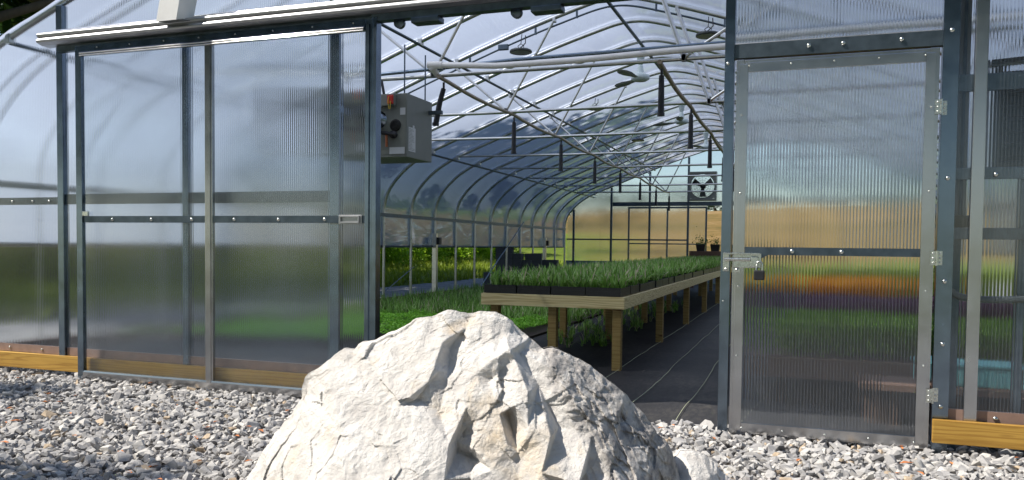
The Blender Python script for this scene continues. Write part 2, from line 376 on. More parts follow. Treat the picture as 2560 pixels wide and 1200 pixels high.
# stripes woven into the fabric
mb = MB()
for x in (-1.68, -1.20, -.80, -.40):
    yy = np.linspace(.06, 22, 160); P = np.stack([x+.012*fbm(np.stack([yy*1.3, yy*0+x, yy*0], -1), 3, 2)*2, yy, yy*0+.026], -1)
    mb.tube(P, .0022, 5)
tag(mb.build('floor_stripes', 'string'), 'thin pale stripes running down the fabric', kind='structure')

# ------------------------------------------------------------------ gravel stones
def hulls(n, npt, seed):
    out = []; r = random.Random(seed)
    for k in range(n):
        bm = bmesh.new()
        for i in range(npt):
            p = Vector((r.gauss(0, 1), r.gauss(0, 1), r.gauss(0, 1))).normalized()
            p = Vector([math.copysign(abs(c)**.8, c) for c in p])
            p.x *= r.uniform(.85, 1.15); p.y *= r.uniform(.6, .85); p.z *= r.uniform(.38, .62); bm.verts.new(p)
        bmesh.ops.convex_hull(bm, input=bm.verts)
        for v in [v for v in bm.verts if not v.link_faces]: bm.verts.remove(v)
        bmesh.ops.triangulate(bm, faces=bm.faces[:]); bm.verts.index_update()
        out.append((np.array([v.co[:] for v in bm.verts]), np.array([[v.index for v in f.verts] for f in bm.faces]))); bm.free()
    return out
HULLS = hulls(14, 13, 3)
def rotm(a, b, c):
    ca, sa, cb, sb, cc, sc = np.cos(a), np.sin(a), np.cos(b), np.sin(b), np.cos(c), np.sin(c)
    return np.stack([np.stack([ca*cb, ca*sb*sc-sa*cc, ca*sb*cc+sa*sc], -1), np.stack([sa*cb, sa*sb*sc+ca*cc, sa*sb*cc-ca*sc], -1), np.stack([-sb, cb*sc, cb*cc], -1)], -2)
def scatter(P, S, tint, tilt):
    Vs, Fs, Ts, off = [], [], [], 0
    which = rng.integers(0, len(HULLS), len(P))
    for h, (hv, hf) in enumerate(HULLS):
        m_ = np.where(which == h)[0]
        if not len(m_): continue
        R_ = rotm(rng.uniform(0, 6.28, len(m_)), rng.normal(0, tilt, len(m_)), rng.normal(0, tilt, len(m_)))
        V = np.einsum('nij,vj->nvi', R_, hv)*S[m_][:, None, None]+P[m_][:, None, :]
        Fq = hf[None]+(np.arange(len(m_))*len(hv))[:, None, None]+off
        Vs.append(V.reshape(-1, 3)); Fs.append(Fq.reshape(-1, 3)); Ts.append(np.repeat(tint[m_], len(hv))); off += V.shape[0]*V.shape[1]
    return np.concatenate(Vs), np.concatenate(Fs), np.concatenate(Ts)
N = 60000
P = np.stack([rng.uniform(-9.5, 3.5, N), rng.uniform(-4.0, .10, N), np.zeros(N)], -1)
q = project(P); keep = (q[:, 0] > -350) & (q[:, 0] < 2900) & (q[:, 1] < 1420) & (q[:, 2] > 1)
P = P[keep]; layer = rng.random(len(P)); S = rng.uniform(.014, .042, len(P))*(1+.5*(rng.random(len(P)) > .93))
P[:, 2] = .004+layer*.035; keep = rng.random(len(P)) < .88; P, S = P[keep], S[keep]
T = np.clip(rng.beta(2.2, 2.4, len(P))*.92, 0, 1); T[rng.random(len(P)) > .965] = .99
V, F, T = scatter(P, S, T, .45)
tag(link('gravel', big_mesh('gravel', V, F, 'stone', T)), 'loose grey crushed limestone gravel', kind='stuff')
# a few bits of dry leaf caught in the stones
mb = MB()
for k in range(240):
    x, y = random.uniform(-8, 2.5), random.uniform(-3, 0)
    s = random.uniform(.015, .045); a = random.uniform(0, 6.3); z = random.uniform(.035, .06)
    c_, s_ = math.cos(a), math.sin(a); L = [(-1, 0, 0), (-.2, .35, .25), (1, 0, .1), (0, -.4, .2)]
    mb.add([(x+s*(c_*u-s_*w_), y+s*(s_*u+c_*w_), z+s*h) for u, w_, h in L], [(0, 1, 2, 3)])
tag(mb.build('dry_leaves', 'dry_leaf'), 'scraps of dry brown leaf among the stones', kind='stuff')

# ------------------------------------------------------------------ boulder
from mathutils.geometry import delaunay_2d_cdt
def chips(p, f, amp, seed):                        # nearest jittered seed picks a small tilt: flat chipped facets
    q = p*f; ci = np.floor(q).astype(np.int64); best = np.full(q.shape[:-1], 1e9); out = np.zeros(q.shape[:-1])
    for a in (-1, 0, 1):
        for b in (-1, 0, 1):
            for c in (-1, 0, 1):
                k = ci+np.array([a, b, c])
                h = [_hash(k[..., 0], k[..., 1], k[..., 2], seed+m) for m in range(6)]
                rel = q-(k+np.stack(h[:3], -1)); d2 = (rel**2).sum(-1)
                g = np.stack(h[3:], -1)*2-1; v = (rel*g).sum(-1); m_ = d2 < best
                best = np.where(m_, d2, best); out = np.where(m_, v, out)
    return out*amp/f
def rock(name, outline, depth, ctrl, seed, nth=260, nrh=170, weather_shade=None, rough=1.0, back=.6):
    fx, fy = -math.sin(YAW), math.cos(YAW)
    def SZ(px, py):
        yh = 614+.0112*(px-1280); return (px-1280)/2022*depth, 1.25-(py-yh)/2022*depth
    O = np.array([SZ(*p) for p in outline]); s0 = (O[0, 0]+O[-1, 0])/2; c0 = np.array([s0, -.05])
    th = np.arctan2(O[:, 1]-c0[1], O[:, 0]-c0[0]); rad = np.hypot(O[:, 1]-c0[1], O[:, 0]-c0[0]); o_ = np.argsort(th); th, rad = th[o_], rad[o_]
    A, B = np.meshgrid(np.linspace(0, math.pi, nth), np.linspace(0, 1, nrh)**.8); RR = np.interp(A, th, rad)
    S0 = c0[0]+B*RR*np.cos(A); Z0 = c0[1]+B*RR*np.sin(A)
    pts = [Vector(SZ(px, py)) for px, py, d in ctrl]+[Vector((c0[0]+1.02*r_*math.cos(t_), c0[1]+1.02*r_*math.sin(t_))) for t_, r_ in zip(th, rad)]
    dep = [d for _, _, d in ctrl]+[0.0]*len(th)
    pts += [Vector((O[:, 0].min()-.02, c0[1]-.02)), Vector((O[:, 0].max()+.02, c0[1]-.02))]; dep += [0.0, 0.0]
    vo, _, fo, ov, _, _ = delaunay_2d_cdt(pts, [], [], 0, 1e-5)
    dv = [dep[o[0]] if o else 0 for o in ov]
    Dc = np.zeros_like(S0)
    for f in fo:
        (x1, y1), (x2, y2), (x3, y3) = [vo[k] for k in f]; det = (y2-y3)*(x1-x3)+(x3-x2)*(y1-y3)
        if abs(det) < 1e-12: continue
        l1 = ((y2-y3)*(S0-x3)+(x3-x2)*(Z0-y3))/det; l2 = ((y3-y1)*(S0-x3)+(x1-x3)*(Z0-y3))/det; l3 = 1-l1-l2
        m_ = (l1 >= -1e-6) & (l2 >= -1e-6) & (l3 >= -1e-6)
        Dc = np.where(m_, l1*dv[f[0]]+l2*dv[f[1]]+l3*dv[f[2]], Dc)
    W_ = None
    if weather_shade is not None:
        p0, p1 = [np.array(SZ(*p)) for p in weather_shade]; d = p1-p0; d /= np.hypot(*d)
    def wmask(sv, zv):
        if weather_shade is None: return np.zeros_like(sv)
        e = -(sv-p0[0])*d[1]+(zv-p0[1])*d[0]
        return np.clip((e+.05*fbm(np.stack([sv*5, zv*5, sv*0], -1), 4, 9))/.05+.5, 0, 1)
    def side(sign):
        D = Dc if sign < 0 else back*np.maximum(0, 1-B**2.2)**.65
        p = np.stack([S0, D*sign, Z0], -1); wm = wmask(S0, Z0)
        wp = p+.035*np.stack([vnoise(p*6, 1), vnoise(p*6, 2), vnoise(p*6, 3)], -1)
        # strata run down to the right: stretch the chip cells along that line
        ca, sa = math.cos(-1.0), math.sin(-1.0); rp = np.stack([(wp[..., 0]*ca+wp[..., 2]*sa)*.45, wp[..., 1], (-wp[..., 0]*sa+wp[..., 2]*ca)*1.2], -1)
        disp = chips(wp, 3.0, .08, 1)+chips(wp, 7, .11, 2)*(.55+.9*wm)+chips(wp, 19, .16, 3)*(.18+1.4*wm)+chips(rp, 15, .34, 4)*wm
        disp = (disp+.016*fbm(p*5, 5, seed)+.006*fbm(p*30, 4, seed+5))*rough
        e = np.clip((1-B)/.10, 0, 1)**.7
        wob = .016*fbm(np.stack([A*13, A*0+seed, A*0], -1), 5, seed)*np.clip((B-.8)/.2, 0, 1)
        sR = disp*(1-e)*.4*np.clip((1-B)/.02, 0, 1)+wob
        s_, z_ = S0+sR*np.cos(A), Z0+sR*np.sin(A); dd = depth+sign*(D+disp*e)
        return np.stack([CAM[0]+fx*dd+fy*s_, CAM[1]+fy*dd-fx*s_, z_], -1)
    Pf, Pb = side(-1), side(1)
    idx = np.arange(nth*nrh).reshape(nrh, nth)
    Ff = np.stack([idx[:-1, :-1], idx[1:, :-1], idx[1:, 1:], idx[:-1, 1:]], -1).reshape(-1, 4)
    V = np.concatenate([Pf.reshape(-1, 3), Pb.reshape(-1, 3)]); F = np.concatenate([Ff[:, ::-1], Ff+nth*nrh])
    me = big_mesh(name, V, F, 'limestone', smooth=True)
    bm = bmesh.new(); bm.from_mesh(me); bmesh.ops.remove_doubles(bm, verts=bm.verts, dist=.0004)
    bmesh.ops.recalc_face_normals(bm, faces=bm.faces); bm.to_mesh(me); bm.free()
    co = np.empty(len(me.vertices)*3, np.float32); me.vertices.foreach_get('co', co); co = co.reshape(-1, 3)
    sv = (co[:, 0]-CAM[0])*math.cos(YAW)+(co[:, 1]-CAM[1])*math.sin(YAW)
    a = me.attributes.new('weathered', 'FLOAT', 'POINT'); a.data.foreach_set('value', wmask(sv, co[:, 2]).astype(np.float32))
    a = me.attributes.new('stain', 'FLOAT', 'POINT'); q1 = np.array(SZ(1220, 1010)); q2 = np.array(SZ(1400, 1200)); u = q2-q1; L = np.hypot(*u); u /= L
    e1 = np.clip((sv-q1[0])*u[0]+(co[:, 2]-q1[1])*u[1], 0, L); dq = np.hypot(sv-q1[0]-e1*u[0], co[:, 2]-q1[1]-e1*u[1])+.06*fbm(co*7, 4, 12)
    a.data.foreach_set('value', (np.clip((.13-dq)/.05, 0, 1)*(1 if weather_shade is not None else 0)).astype(np.float32))
    me.shade_smooth(); return link(name, me)
out = [(560, 1262), (620, 1200), (660, 1135), (700, 1075), (735, 1030), (755, 1000), (765, 945), (790, 925), (825, 900), (860, 868), (885, 872), (940, 845), (1010, 818), (1085, 785), (1130, 779), (1180, 781), (1240, 777), (1268, 790), (1330, 848), (1362, 872), (1385, 868), (1425, 888), (1475, 915), (1530, 955), (1560, 985), (1605, 1025), (1640, 1068), (1672, 1110), (1695, 1160), (1712, 1205), (1725, 1268)]
CT = [(880, 905, .06), (900, 930, .16), (985, 865, .10), (1060, 830, .10), (1110, 805, .06), (1170, 815, .06), (1230, 820, .10), (1262, 825, .10),
      (1115, 850, .17), (1100, 900, .24), (1085, 935, .26), (1132, 862, .10), (1130, 905, .14), (1128, 930, .22), (1180, 865, .15), (1240, 880, .24), (1200, 915, .25), (1160, 940, .27), (1215, 955, .30), (1230, 930, .24),
      (1278, 862, .25), (1288, 880, .24), (1320, 950, .36), (1370, 1040, .46), (1430, 1130, .56), (1480, 1220, .64),
      (1300, 872, .15), (1345, 945, .24), (1392, 1035, .32), (1452, 1125, .42), (1512, 1220, .47), (1375, 905, .22), (1420, 965, .31), (1470, 1045, .37), (1520, 1130, .44), (1570, 1220, .48),
      (1450, 950, .18), (1500, 985, .17), (1530, 1040, .24), (1545, 1045, .17), (1600, 1130, .25), (1615, 1130, .17), (1650, 1200, .18), (1580, 1040, .09),
      (850, 960, .20), (800, 980, .10), (790, 1050, .20), (745, 1130, .25), (690, 1200, .20), (900, 1050, .40), (870, 1150, .52), (950, 950, .24), (1020, 985, .33), (1060, 975, .28), (1100, 1008, .38), (1115, 1000, .31), (1145, 1055, .47),
      (1000, 1080, .50), (940, 1110, .52), (1010, 1180, .66), (1070, 1100, .55), (1130, 1200, .70), (1125, 1140, .62),
      (1158, 1062, .35), (1160, 1085, .34), (1190, 1095, .36), (1200, 1070, .44), (1140, 1118, .58), (1195, 1125, .52), (1150, 1142, .44), (1170, 1180, .40), (1195, 1170, .42), (1205, 1150, .54), (1215, 1200, .60), (1232, 1240, .50),
      (1210, 1000, .36), (1180, 985, .35), (1275, 1060, .44), (1240, 1110, .50), (1300, 1180, .58), (1350, 1110, .54), (1400, 1200, .64), (1255, 1000, .38), (1272, 1002, .28), (1288, 1050, .33), (1300, 1085, .45), (1290, 980, .37), (1320, 1020, .42), (1415, 1155, .48), (1425, 1200, .46),
      (700, 1290, .35), (900, 1290, .70), (1100, 1290, .84), (1300, 1290, .78), (1500, 1290, .62), (1650, 1290, .30)]
bo = rock('boulder', out, 3.9, CT, 21, 460, 270, weather_shade=((1340, 860), (1555, 1240)))
tag(bo, 'huge pale cream limestone boulder in front of the doorway', 'boulder')
lo = rock('low_rock', [(1640, 1262), (1668, 1190), (1690, 1150), (1716, 1128), (1760, 1136), (1790, 1160), (1815, 1185), (1838, 1205), (1860, 1250)], 4.0, [(1720, 1170, .14), (1770, 1180, .12), (1740, 1240, .25), (1690, 1230, .2), (1800, 1240, .15)], 5, 110, 70, rough=.7, back=.25)
tag(lo, 'low pale rock at the right foot of the huge boulder', 'rock')

# ------------------------------------------------------------------ greenhouse
XC = -2.45
half = [(-8.0, 1.85), (-7.99, 2.05), (-7.9, 2.33), (-7.69, 2.59), (-7.42, 2.83), (-7.05, 3.05), (-6.5, 3.27), (-5.9, 3.50), (-5.3, 3.74), (-4.3, 4.12), (-3.6, 4.36), (-3.0, 4.54), (-2.75, 4.61), (-2.58, 4.64), (-2.45, 4.645)]
PROF = half+[(2*XC-x, z) for x, z in half[::-1][1:]]
def smooth_prof(pr, it=2):
    p = np.array(pr)
    for _ in range(it):
        q = [p[0]]
        for a_, b_ in zip(p[:-1], p[1:]): q += [a_*.75+b_*.25, a_*.25+b_*.75]
        q.append(p[-1]); p = np.array(q)
    return p
SP = smooth_prof(PROF)
HY = [.61+1.22*k for k in range(19)]
def pz(x): return float(np.interp(x, SP[:, 0], SP[:, 1]))
gh = thing('greenhouse', 'long arched greenhouse with clear film roof, ribbed panel front and open doorway', 'greenhouse', (XC, 0, 0))
def G(name, mb, mat, parent=None):
    o = mb.build(name, mat, parent or gh)
    if parent is None: o.location = (-XC, 0, 0)
    return o
def zl(y): return 3.20-.0125*(y-5.49)
for k, y in enumerate([.035]+HY):
    mb = MB(); P = [(-8, y, -.05)]+[(x, y, z) for x, z in SP]+[(-2*-XC*1.0+8.0-2*0 if False else 2*XC+8, y, -.05)]
    mb.tube(P, .030 if k else .034, 10)
    if k in (10, 17): mb.box(-8.04, -7.94, y-.05, y+.05, 0, 1.5)
    for px in (-6.9, -4.8):                       # clamp bands where the purlins cross
        zc = pz(px); mb.box(px-.03, px+.03, y-.04, y+.04, zc-.06, zc+.035, .01)
    G('hoop', mb, 'hoop_steel')
for x, dz, r in ((-6.9, -.05, .021), (-4.8, -.05, .021), (XC-.1, -.06, .026), (-.1, -.05, .021), (2.0, -.05, .021)):
    mb = MB(); zc = pz(x); mb.tube([(x, .03, zc+dz), (x, 22.57, zc+dz-(.10 if x < -6 or x > 1 else 0))], r, 8); G('purlin', mb, 'galvanised_dull')
for x in (-7.975, 2*XC+7.975):
    mb = MB(); mb.box(x-.02, x+.02, .07, 22.54, 1.80, 1.87); G('eave_girt', mb, 'galvanised_dull')
    mb = MB(); s_ = -1 if x < XC else 1; mb.box(x+s_*.03, x+s_*.07, .0, 22.6, -.02, .14); G('baseboard', mb, 'dark_wood')
    mb = MB(); mb.tube([(x+s_*.07, .05, 1.20), (x+s_*.07, 22.5, 1.20)], .028, 8); G('roll_pipe', mb, 'galvanised_dull')
    yy = np.linspace(.0, 22.6, 500); V = []; F = []
    zz = np.linspace(1.20, 1.86, 6)
    for j, z_ in enumerate(zz):
        wob = .018*fbm(np.stack([yy*2.2, yy*0+j*.12, yy*0], -1), 4, 8)
        V += [(x+s_*(.055+wv_*(1-j/5)), y_, z_) for y_, wv_ in zip(yy, wob)]
    n_ = len(yy); F = [(j*n_+i, j*n_+i+1, (j+1)*n_+i+1, (j+1)*n_+i) for j in range(5) for i in range(n_-1)]
    mb = MB(); mb.add(V, F, True); G('side_curtain', mb, 'curtain_film')
# roof film with slack ripples between the hoops
ys_ = np.linspace(-.02, 22.62, 230); n_ = len(SP); V = []
for y in ys_:
    ph = ((y-.61)/1.22) % 1; sag = .012*math.sin(ph*math.pi)**2
    for i, (x, z) in enumerate(SP):
        a = SP[min(i+1, n_-1)]-SP[max(i-1, 0)]; nx_, nz_ = -a[1], a[0]; L = math.hypot(nx_, nz_)
        r_ = .036-sag+.006*math.sin(x*9+y*1.7)*math.sin(ph*math.pi)
        V.append((x+nx_/L*r_, y, z+nz_/L*r_))
F = [(j*n_+i, j*n_+i+1, (j+1)*n_+i+1, (j+1)*n_+i) for j in range(len(ys_)-1) for i in range(n_-1)]
mb = MB(); mb.add(V, F, True); G('roof_film', mb, 'roof_film')

# trusses
NL, NR = -4.02, -1.18
truss_y = [3.05+2.44*k for k in range(8)]
for y in truss_y:
    z = zl(y); t = link('truss', None, gh); t.location = (-XC, 0, 0)
    mb = MB(); mb.tube([(-6.9, y, z-.02), (-4.5, y, z-.045), (XC, y, z-.04), (-.4, y, z-.03), (2.0, y, z-.02)], .023, 8); mb.build('bottom_chord', 'hoop_steel', t)
    for a, b_, wide in (((NL, z), (-4.85, pz(-4.85)-.05), 0), ((NL, z), (-3.32, pz(-3.32)-.04), 0), ((NR, z), (-1.62, pz(-1.62)-.04), 1), ((NR, z), (-.1, pz(-.1)-.05), 0)):
        mb = MB(); mb.tube([(a[0], y-.03, a[1]-.03), (b_[0], y-.03, b_[1])], [.018 if not wide else .024]*2, 8)
        mb.box(a[0]-.025, a[0]+.025, y-.055, y-.005, a[1]-.07, a[1]+.01, .008)
        mb.box(b_[0]-.02, b_[0]+.02, y-.05, y+.03, b_[1]-.03, b_[1]+.03, .008)
        mb.build('brace', 'hoop_steel', t)
# pipe bracing across the first truss and the long conduits
mb = MB(); zz_ = zl(3.05)
mb.tube([(-5.6, 3.0, zz_-.02), (-4.0, 2.98, zz_+.02), (-3.0, 2.97, zz_+.06), (-1.0, 2.97, zz_+.08), (2.0, 2.97, zz_+.10)], .021, 8); G('cross_pipe', mb, 'galvanised')

def long_pipe(x, z0, y0, y1, r, mat, label):
    yy = np.linspace(y0, y1, 60); s_ = abs(np.sin((yy-3.05)/2.44*math.pi))*.035
    mb = MB(); mb.tube(np.stack([yy*0+x+.01*np.sin(yy), yy, z0-.0125*(yy-5.49)-s_], -1), r, 8)
    return tag(mb.build('conduit', mat), label, 'pipe')
mb = MB(); y_ = 2.88
mb.tube([(-3.98, y_+.12, zz_-.02), (-3.98, y_, zz_+.005), (-3.9, y_, zz_+.04), (-3.2, y_, zz_-.015), (-2.3, y_, zz_-.015), (-1.3, y_, zz_+.015), (.5, y_, zz_+.04), (2.0, y_, zz_+.03)], .033, 12)
mb.tube([(-4.02, y_, zz_+.045), (-3.84, y_, zz_+.035)], .042, 12); mb.tube([(-3.98, y_, zz_+.045), (-3.98, y_+.14, zz_-.03)], .036, 12)
tag(mb.build('water_pipe', 'white_pvc'), 'white plastic pipe slung across the nearest truss', 'pipe')
long_pipe(-3.93, 3.13, 2.95, 20.2, .024, 'tan_pipe', 'long tan conduit running back from the white pipe, left of the fans')
long_pipe(-1.42, 3.13, 2.95, 20.2, .026, 'tan_pipe', 'long tan conduit running back under the ridge, right of the fans')
for i, (xx, side) in enumerate(((-3.93, 'left'), (-1.42, 'right'))):
    for k, y in enumerate(truss_y):
        if side == 'right' and k > 4: continue
        z1 = 3.07-.0125*(y-5.49); L = .50 if k else .47
        dx = -.10 if (k == 0 and side == 'left') else 0
        nm = ['nearest', 'second', 'third', 'fourth', 'fifth', 'sixth', 'seventh', 'eighth'][k]
        t = thing('hanging_tube', f'black dropper tube hanging from the {side} conduit, {nm} of its row', 'tube', (xx, y+.06, z1-L), 0, 'black tubes hanging from the roof pipes')
        mb = MB(); mb.tube([(0+dx, 0, 0), (dx*.5, 0, L*.55), (0, 0, L-.05)], [.034, .032, .028], 10); mb.build('sleeve', 'black_rubber', t)
        mb = MB(); mb.tube([(0, 0, L-.05), (0, 0, L+.02)], .014, 8); mb.build('hook', 'black_plastic', t)
        mb = MB(); mb.tube([(dx, 0, -.004), (dx, 0, .03)], .040, 10); mb.build('end_cap', 'black_plastic', t)

# end wall (far)
EY = 22.57
zt = lambda x: pz(x)-.03
for x in (-7.69, -6.32, -4.97, -3.65, -2.2, -.8, .6, 2.0):
    mb = MB(); mb.box(x-.035, x+.035, EY+.04, EY+.10, 0, zt(x)); G('end_post', mb, 'galvanised_dull')
mb = MB(); mb.box(-6.28, 1.4, EY+.101, EY+.16, 2.66, 2.80); G('door_header', mb, 'galvanised_dull')
mb = MB(); mb.box(-7.96, -3.69, EY+.101, EY+.14, 1.46, 1.51); G('end_girt', mb, 'galvanised_dull')
mb = MB(); mb.box(-7.96, -2.1, EY+.04, EY+.09, .02, .72); G('end_skirt', mb, 'blue_grey_vinyl')
def gable_panel(x0, x1, z0, y, n=24, top=None):
    xs_ = np.linspace(x0, x1, n); up = [(x, (pz(x)+.02) if top is None else top) for x in xs_]
    return [(x0, z0)]+[(x1, z0)]+up[::-1]
def panel(name, poly2, y, parent=None, mat='polycarbonate', thick=.008):
    mb = MB(); n_ = len(poly2); mb.add([(x, y, z) for x, z in poly2], [list(range(n_))]); return G(name, mb, mat, parent)
panel('end_panel', gable_panel(-7.95, -3.05, .72, EY+.17), EY+.19)
panel('end_panel', gable_panel(-3.05, 3.05, 2.80, EY+.17), EY+.19)
d2 = link('far_sliding_door', None, gh); d2.location = (-XC, 0, 0); tag(d2, 'far sliding door standing part open')
mb = MB(); yy0, yy1 = EY+.24, EY+.29
for x in (-5.73, -4.38, -3.06): mb.box(x-.03, x+.03, yy0, yy1, .05, 2.64)
mb.box(-5.70, -3.09, yy0+.003, yy1-.003, 2.58, 2.64); mb.box(-5.70, -3.09, yy0+.003, yy1-.003, 1.33, 1.37); mb.box(-5.7, -3.09, yy0+.003, yy1-.003, .05, .1)
mb.build('frame', 'galvanised_dull', d2)
# exhaust fan on the far wall
ef = thing('exhaust_fan', 'square grey exhaust fan high on the far end wall', 'fan', (-3.18, EY, 2.83))
mb = MB(); mb.box(-.46, .46, -.02, .30, 0, .06); mb.box(-.46, .46, -.02, .30, .92, .98); mb.box(-.46, -.40, -.02, .30, .06, .92); mb.box(.40, .46, -.02, .30, .06, .92)
ringp = [(.40*math.cos(a), .40*math.sin(a)) for a in np.linspace(0, 2*math.pi, 41)]
V = [(x, -.01, .49+z) for x, z in ringp[:-1]]+[(max(-.401, min(.401, 1.42*x)), -.01, .49+max(-.431, min(.431, 1.42*z))) for x, z in ringp[:-1]]
mb.add(V, [(i, (i+1) % 40, (i+1) % 40+40, i+40) for i in range(40)]); mb.build('housing', 'grey_paint', ef)
mb = MB()
for r_ in (.12, .2, .28, .36, .40): mb.tube([(r_*math.cos(a), -.03, .49+r_*math.sin(a)) for a in np.linspace(0, 2*math.pi, 41)], .004, 5)
for a in np.linspace(0, math.pi, 9)[:-1]: mb.tube([(-.4*math.cos(a), -.03, .49-.4*math.sin(a)), (.4*math.cos(a), -.03, .49+.4*math.sin(a))], .003, 5)
mb.build('guard', 'black_plastic', ef)
for q_ in range(3):
    a = q_*2.094+.52; mb = MB(); u = np.array([math.cos(a), math.sin(a)]); p_ = np.array([-u[1], u[0]])
    V = [(u[0]*r_+p_[0]*w_, .06+w_*.3, .49+u[1]*r_+p_[1]*w_) for r_, w_ in ((.05, -.04), (.36, -.10), (.36, .12), (.05, .04))]
    V += [(x, y+.01, z) for x, y, z in V]; mb.add(V, [(0, 1, 2, 3), (7, 6, 5, 4), (0, 4, 5, 1), (1, 5, 6, 2), (2, 6, 7, 3), (3, 7, 4, 0)]); mb.build('blade', 'lamp_dark', ef)
mb = MB(); mb.lathe([(0, -.0), (.09, 0), (.09, .16), (0, .16)], (0, .05, .49), 'Y'); mb.build('motor', 'black_plastic', ef)

# ---------------- front wall
A_ = 'aluminium'
PW = [(-6.24, .035, .0), (-4.85, .03, .0), (-3.42, .045, .0)]
for x, hw, z0 in PW: mb = MB(); mb.box(x-hw, x+hw, -.03, .035, -.02, pz(x)-.04, .004); G('wall_post', mb, 'galvanised')
mb = MB(); mb.box(-.492, -.430, -.045, .03, -.02, pz(-.47)-.04, .004); G('door_post', mb, 'galvanised')
mb = MB(); mb.box(.775, .865, -.035, .03, -.02, pz(.8)-.04, .004); G('door_post', mb, 'galvanised')
mb = MB(); mb.box(.885, .93, .10, .16, .0, 2.9, .004); G('inner_post', mb, 'galvanised_dull')
mb = MB(); mb.box(1.22, 1.27, .08, .13, .0, 1.70, .004); G('inner_post', mb, 'galvanised_dull')
mb = MB(); mb.box(.945, 1.015, -.045, -.008, .09, 3.2, .006); G('cover_strip', mb, 'aluminium')
mb = MB(); mb.box(-7.98, -6.275, .0, .035, 1.57, 1.635); G('front_girt', mb, 'galvanised_dull')
mb = MB(); mb.box(-6.205, -3.465, .0, .035, 1.57, 1.66); G('front_girt', mb, 'galvanised_dull')
mb = MB()
mb.box(-.429, .774, -.030, .03, 2.475, 2.565); G('door_header', mb, 'galvanised_dull')
for z0, z1 in ((2.20, 2.30), (1.675, 1.745), (1.315, 1.385)):
    mb = MB(); mb.box(.866, 3.05, .002, .04, z0, z1, .004); G('front_girt', mb, 'galvanised_dull')
# panels
def front_panel(x0, x1, z0, z1=None, y=-.006): return panel('wall_panel', gable_panel(x0, x1, z0, y, 16, z1), y, mat='polycarbonate')
front_panel(-7.97, -6.22, .22); front_panel(-6.20, -4.84, .22); front_panel(-4.83, -3.43, .22)
front_panel(-3.41, -.51, 3.05); front_panel(-.44, .78, 2.57, None, -.033); front_panel(.86, .96, .24); front_panel(.975, 3.04, .24)
# timber sills and the strip above them
mb = MB(); mb.box(-8.02, -6.01, -.055, -.012, .075, .212, .003); G('sill_board', mb, 'treated_pine')
mb = MB(); mb.box(-6.008, -3.45, -.052, -.012, .075, .212, .003); G('sill_board', mb, 'treated_pine')
mb = MB(); mb.box(.775, 3.1, -.095, -.052, .088, .228, .003); G('sill_board', mb, 'treated_pine')
for x0, x1 in ((-8.0, -6.28), (-6.2, -3.47), (.867, 3.05)):
    mb = MB(); mb.box(x0, x1, -.009, .02, .215 if x0 < 0 else .20, .285); G('base_angle', mb, 'brown_edge')
# screws
def screw(x, y, z, r=.011, parent=None):
    mb = MB(); mb.lathe([(r, 0), (r, -.003), (r*.55, -.008), (0, -.009)], (x, y, z), 'Y', 10)
    G('screw', mb, 'zinc', parent)
for x in (-7.3, -7.05, -6.85, -6.6, -6.4): screw(x, -.008, 1.60)
for x in (.22, .02, .55): screw(x, -.036, 2.525, .014)
for z in (2.56, 1.68, 1.06, .68, .30): screw(.822, -.036, z, .014)
for z in (1.70,): screw(1.08, -.008, z, .014)
screw(1.12, -.012, .245, .015); screw(-.47, -.056, 2.44, .012); screw(-.47, -.056, .9, .006)
for x in (-7.5, -6.9, -6.5): screw(x, -.012, .25, .01)


# sliding door
sdoor = link('sliding_door', None, gh); sdoor.location = (-XC, 0, 0); tag(sdoor, 'wide ribbed sliding door pushed open to the left')
X0, X1, Z0, Z1, yf, yb = -5.95, -3.00, .045, 2.925, -.125, -.085
def prof_member(mb, x0, x1, z0, z1): mb.box(x0, x1, yf, yb, z0, z1, .004)
mb = MB(); prof_member(mb, X0, X0+.065, Z0, Z1); mb.box(X0+.045, X0+.075, yf-.008, yf-.001, Z0+.06, Z1-.06); mb.build('stile', 'galvanised', sdoor)
mb = MB(); prof_member(mb, -4.575, -4.50, Z0+.05, Z1-.05); mb.box(-4.56, -4.515, yf-.010, yf-.001, Z0+.05, Z1-.05); mb.build('stile', 'aluminium', sdoor)
mb = MB(); prof_member(mb, X1-.10, X1-.035, Z0, Z1); mb.box(X1-.085, X1-.06, yf-.012, yf-.001, Z0+.05, Z1-.04); mb.box(X1-.033, X1, yf-.006, yb+.03, Z0, Z1+.01, .004); mb.build('stile', 'galvanised', sdoor)
mb = MB()
mb.extrude_x([(yf, Z1-.085), (yf-.014, Z1-.080), (yf-.014, Z1-.060), (yf-.002, Z1-.052), (yf, Z1), (yb, Z1), (yb, Z1-.085)], X0+.066, X1-.101)
mb.build('top_rail', 'galvanised', sdoor)
for z_ in (Z1-.070, Z1-.088):
    mb = MB(); mb.tube([(X0+.07, yf-.016, z_), (X1-.105, yf-.016, z_)], .006, 8); mb.build('rail_bead', 'polished_aluminium', sdoor)  # polished beads added so the sun draws thin glint lines
mb = MB()
mb.extrude_x([(yf-.004, Z0), (yf-.007, Z0+.055), (yf-.004, Z0+.07), (yb, Z0+.07), (yb, Z0)], X0+.066, X1-.101); mb.build('bottom_rail', 'aluminium', sdoor)
mb = MB(); mb.box(X0+.066, -4.576, yf+.004, yb-.004, 1.405, 1.46); mb.box(-4.499, X1-.101, yf+.004, yb-.004, 1.405, 1.46); mb.build('mid_rail', 'galvanised_dull', sdoor)
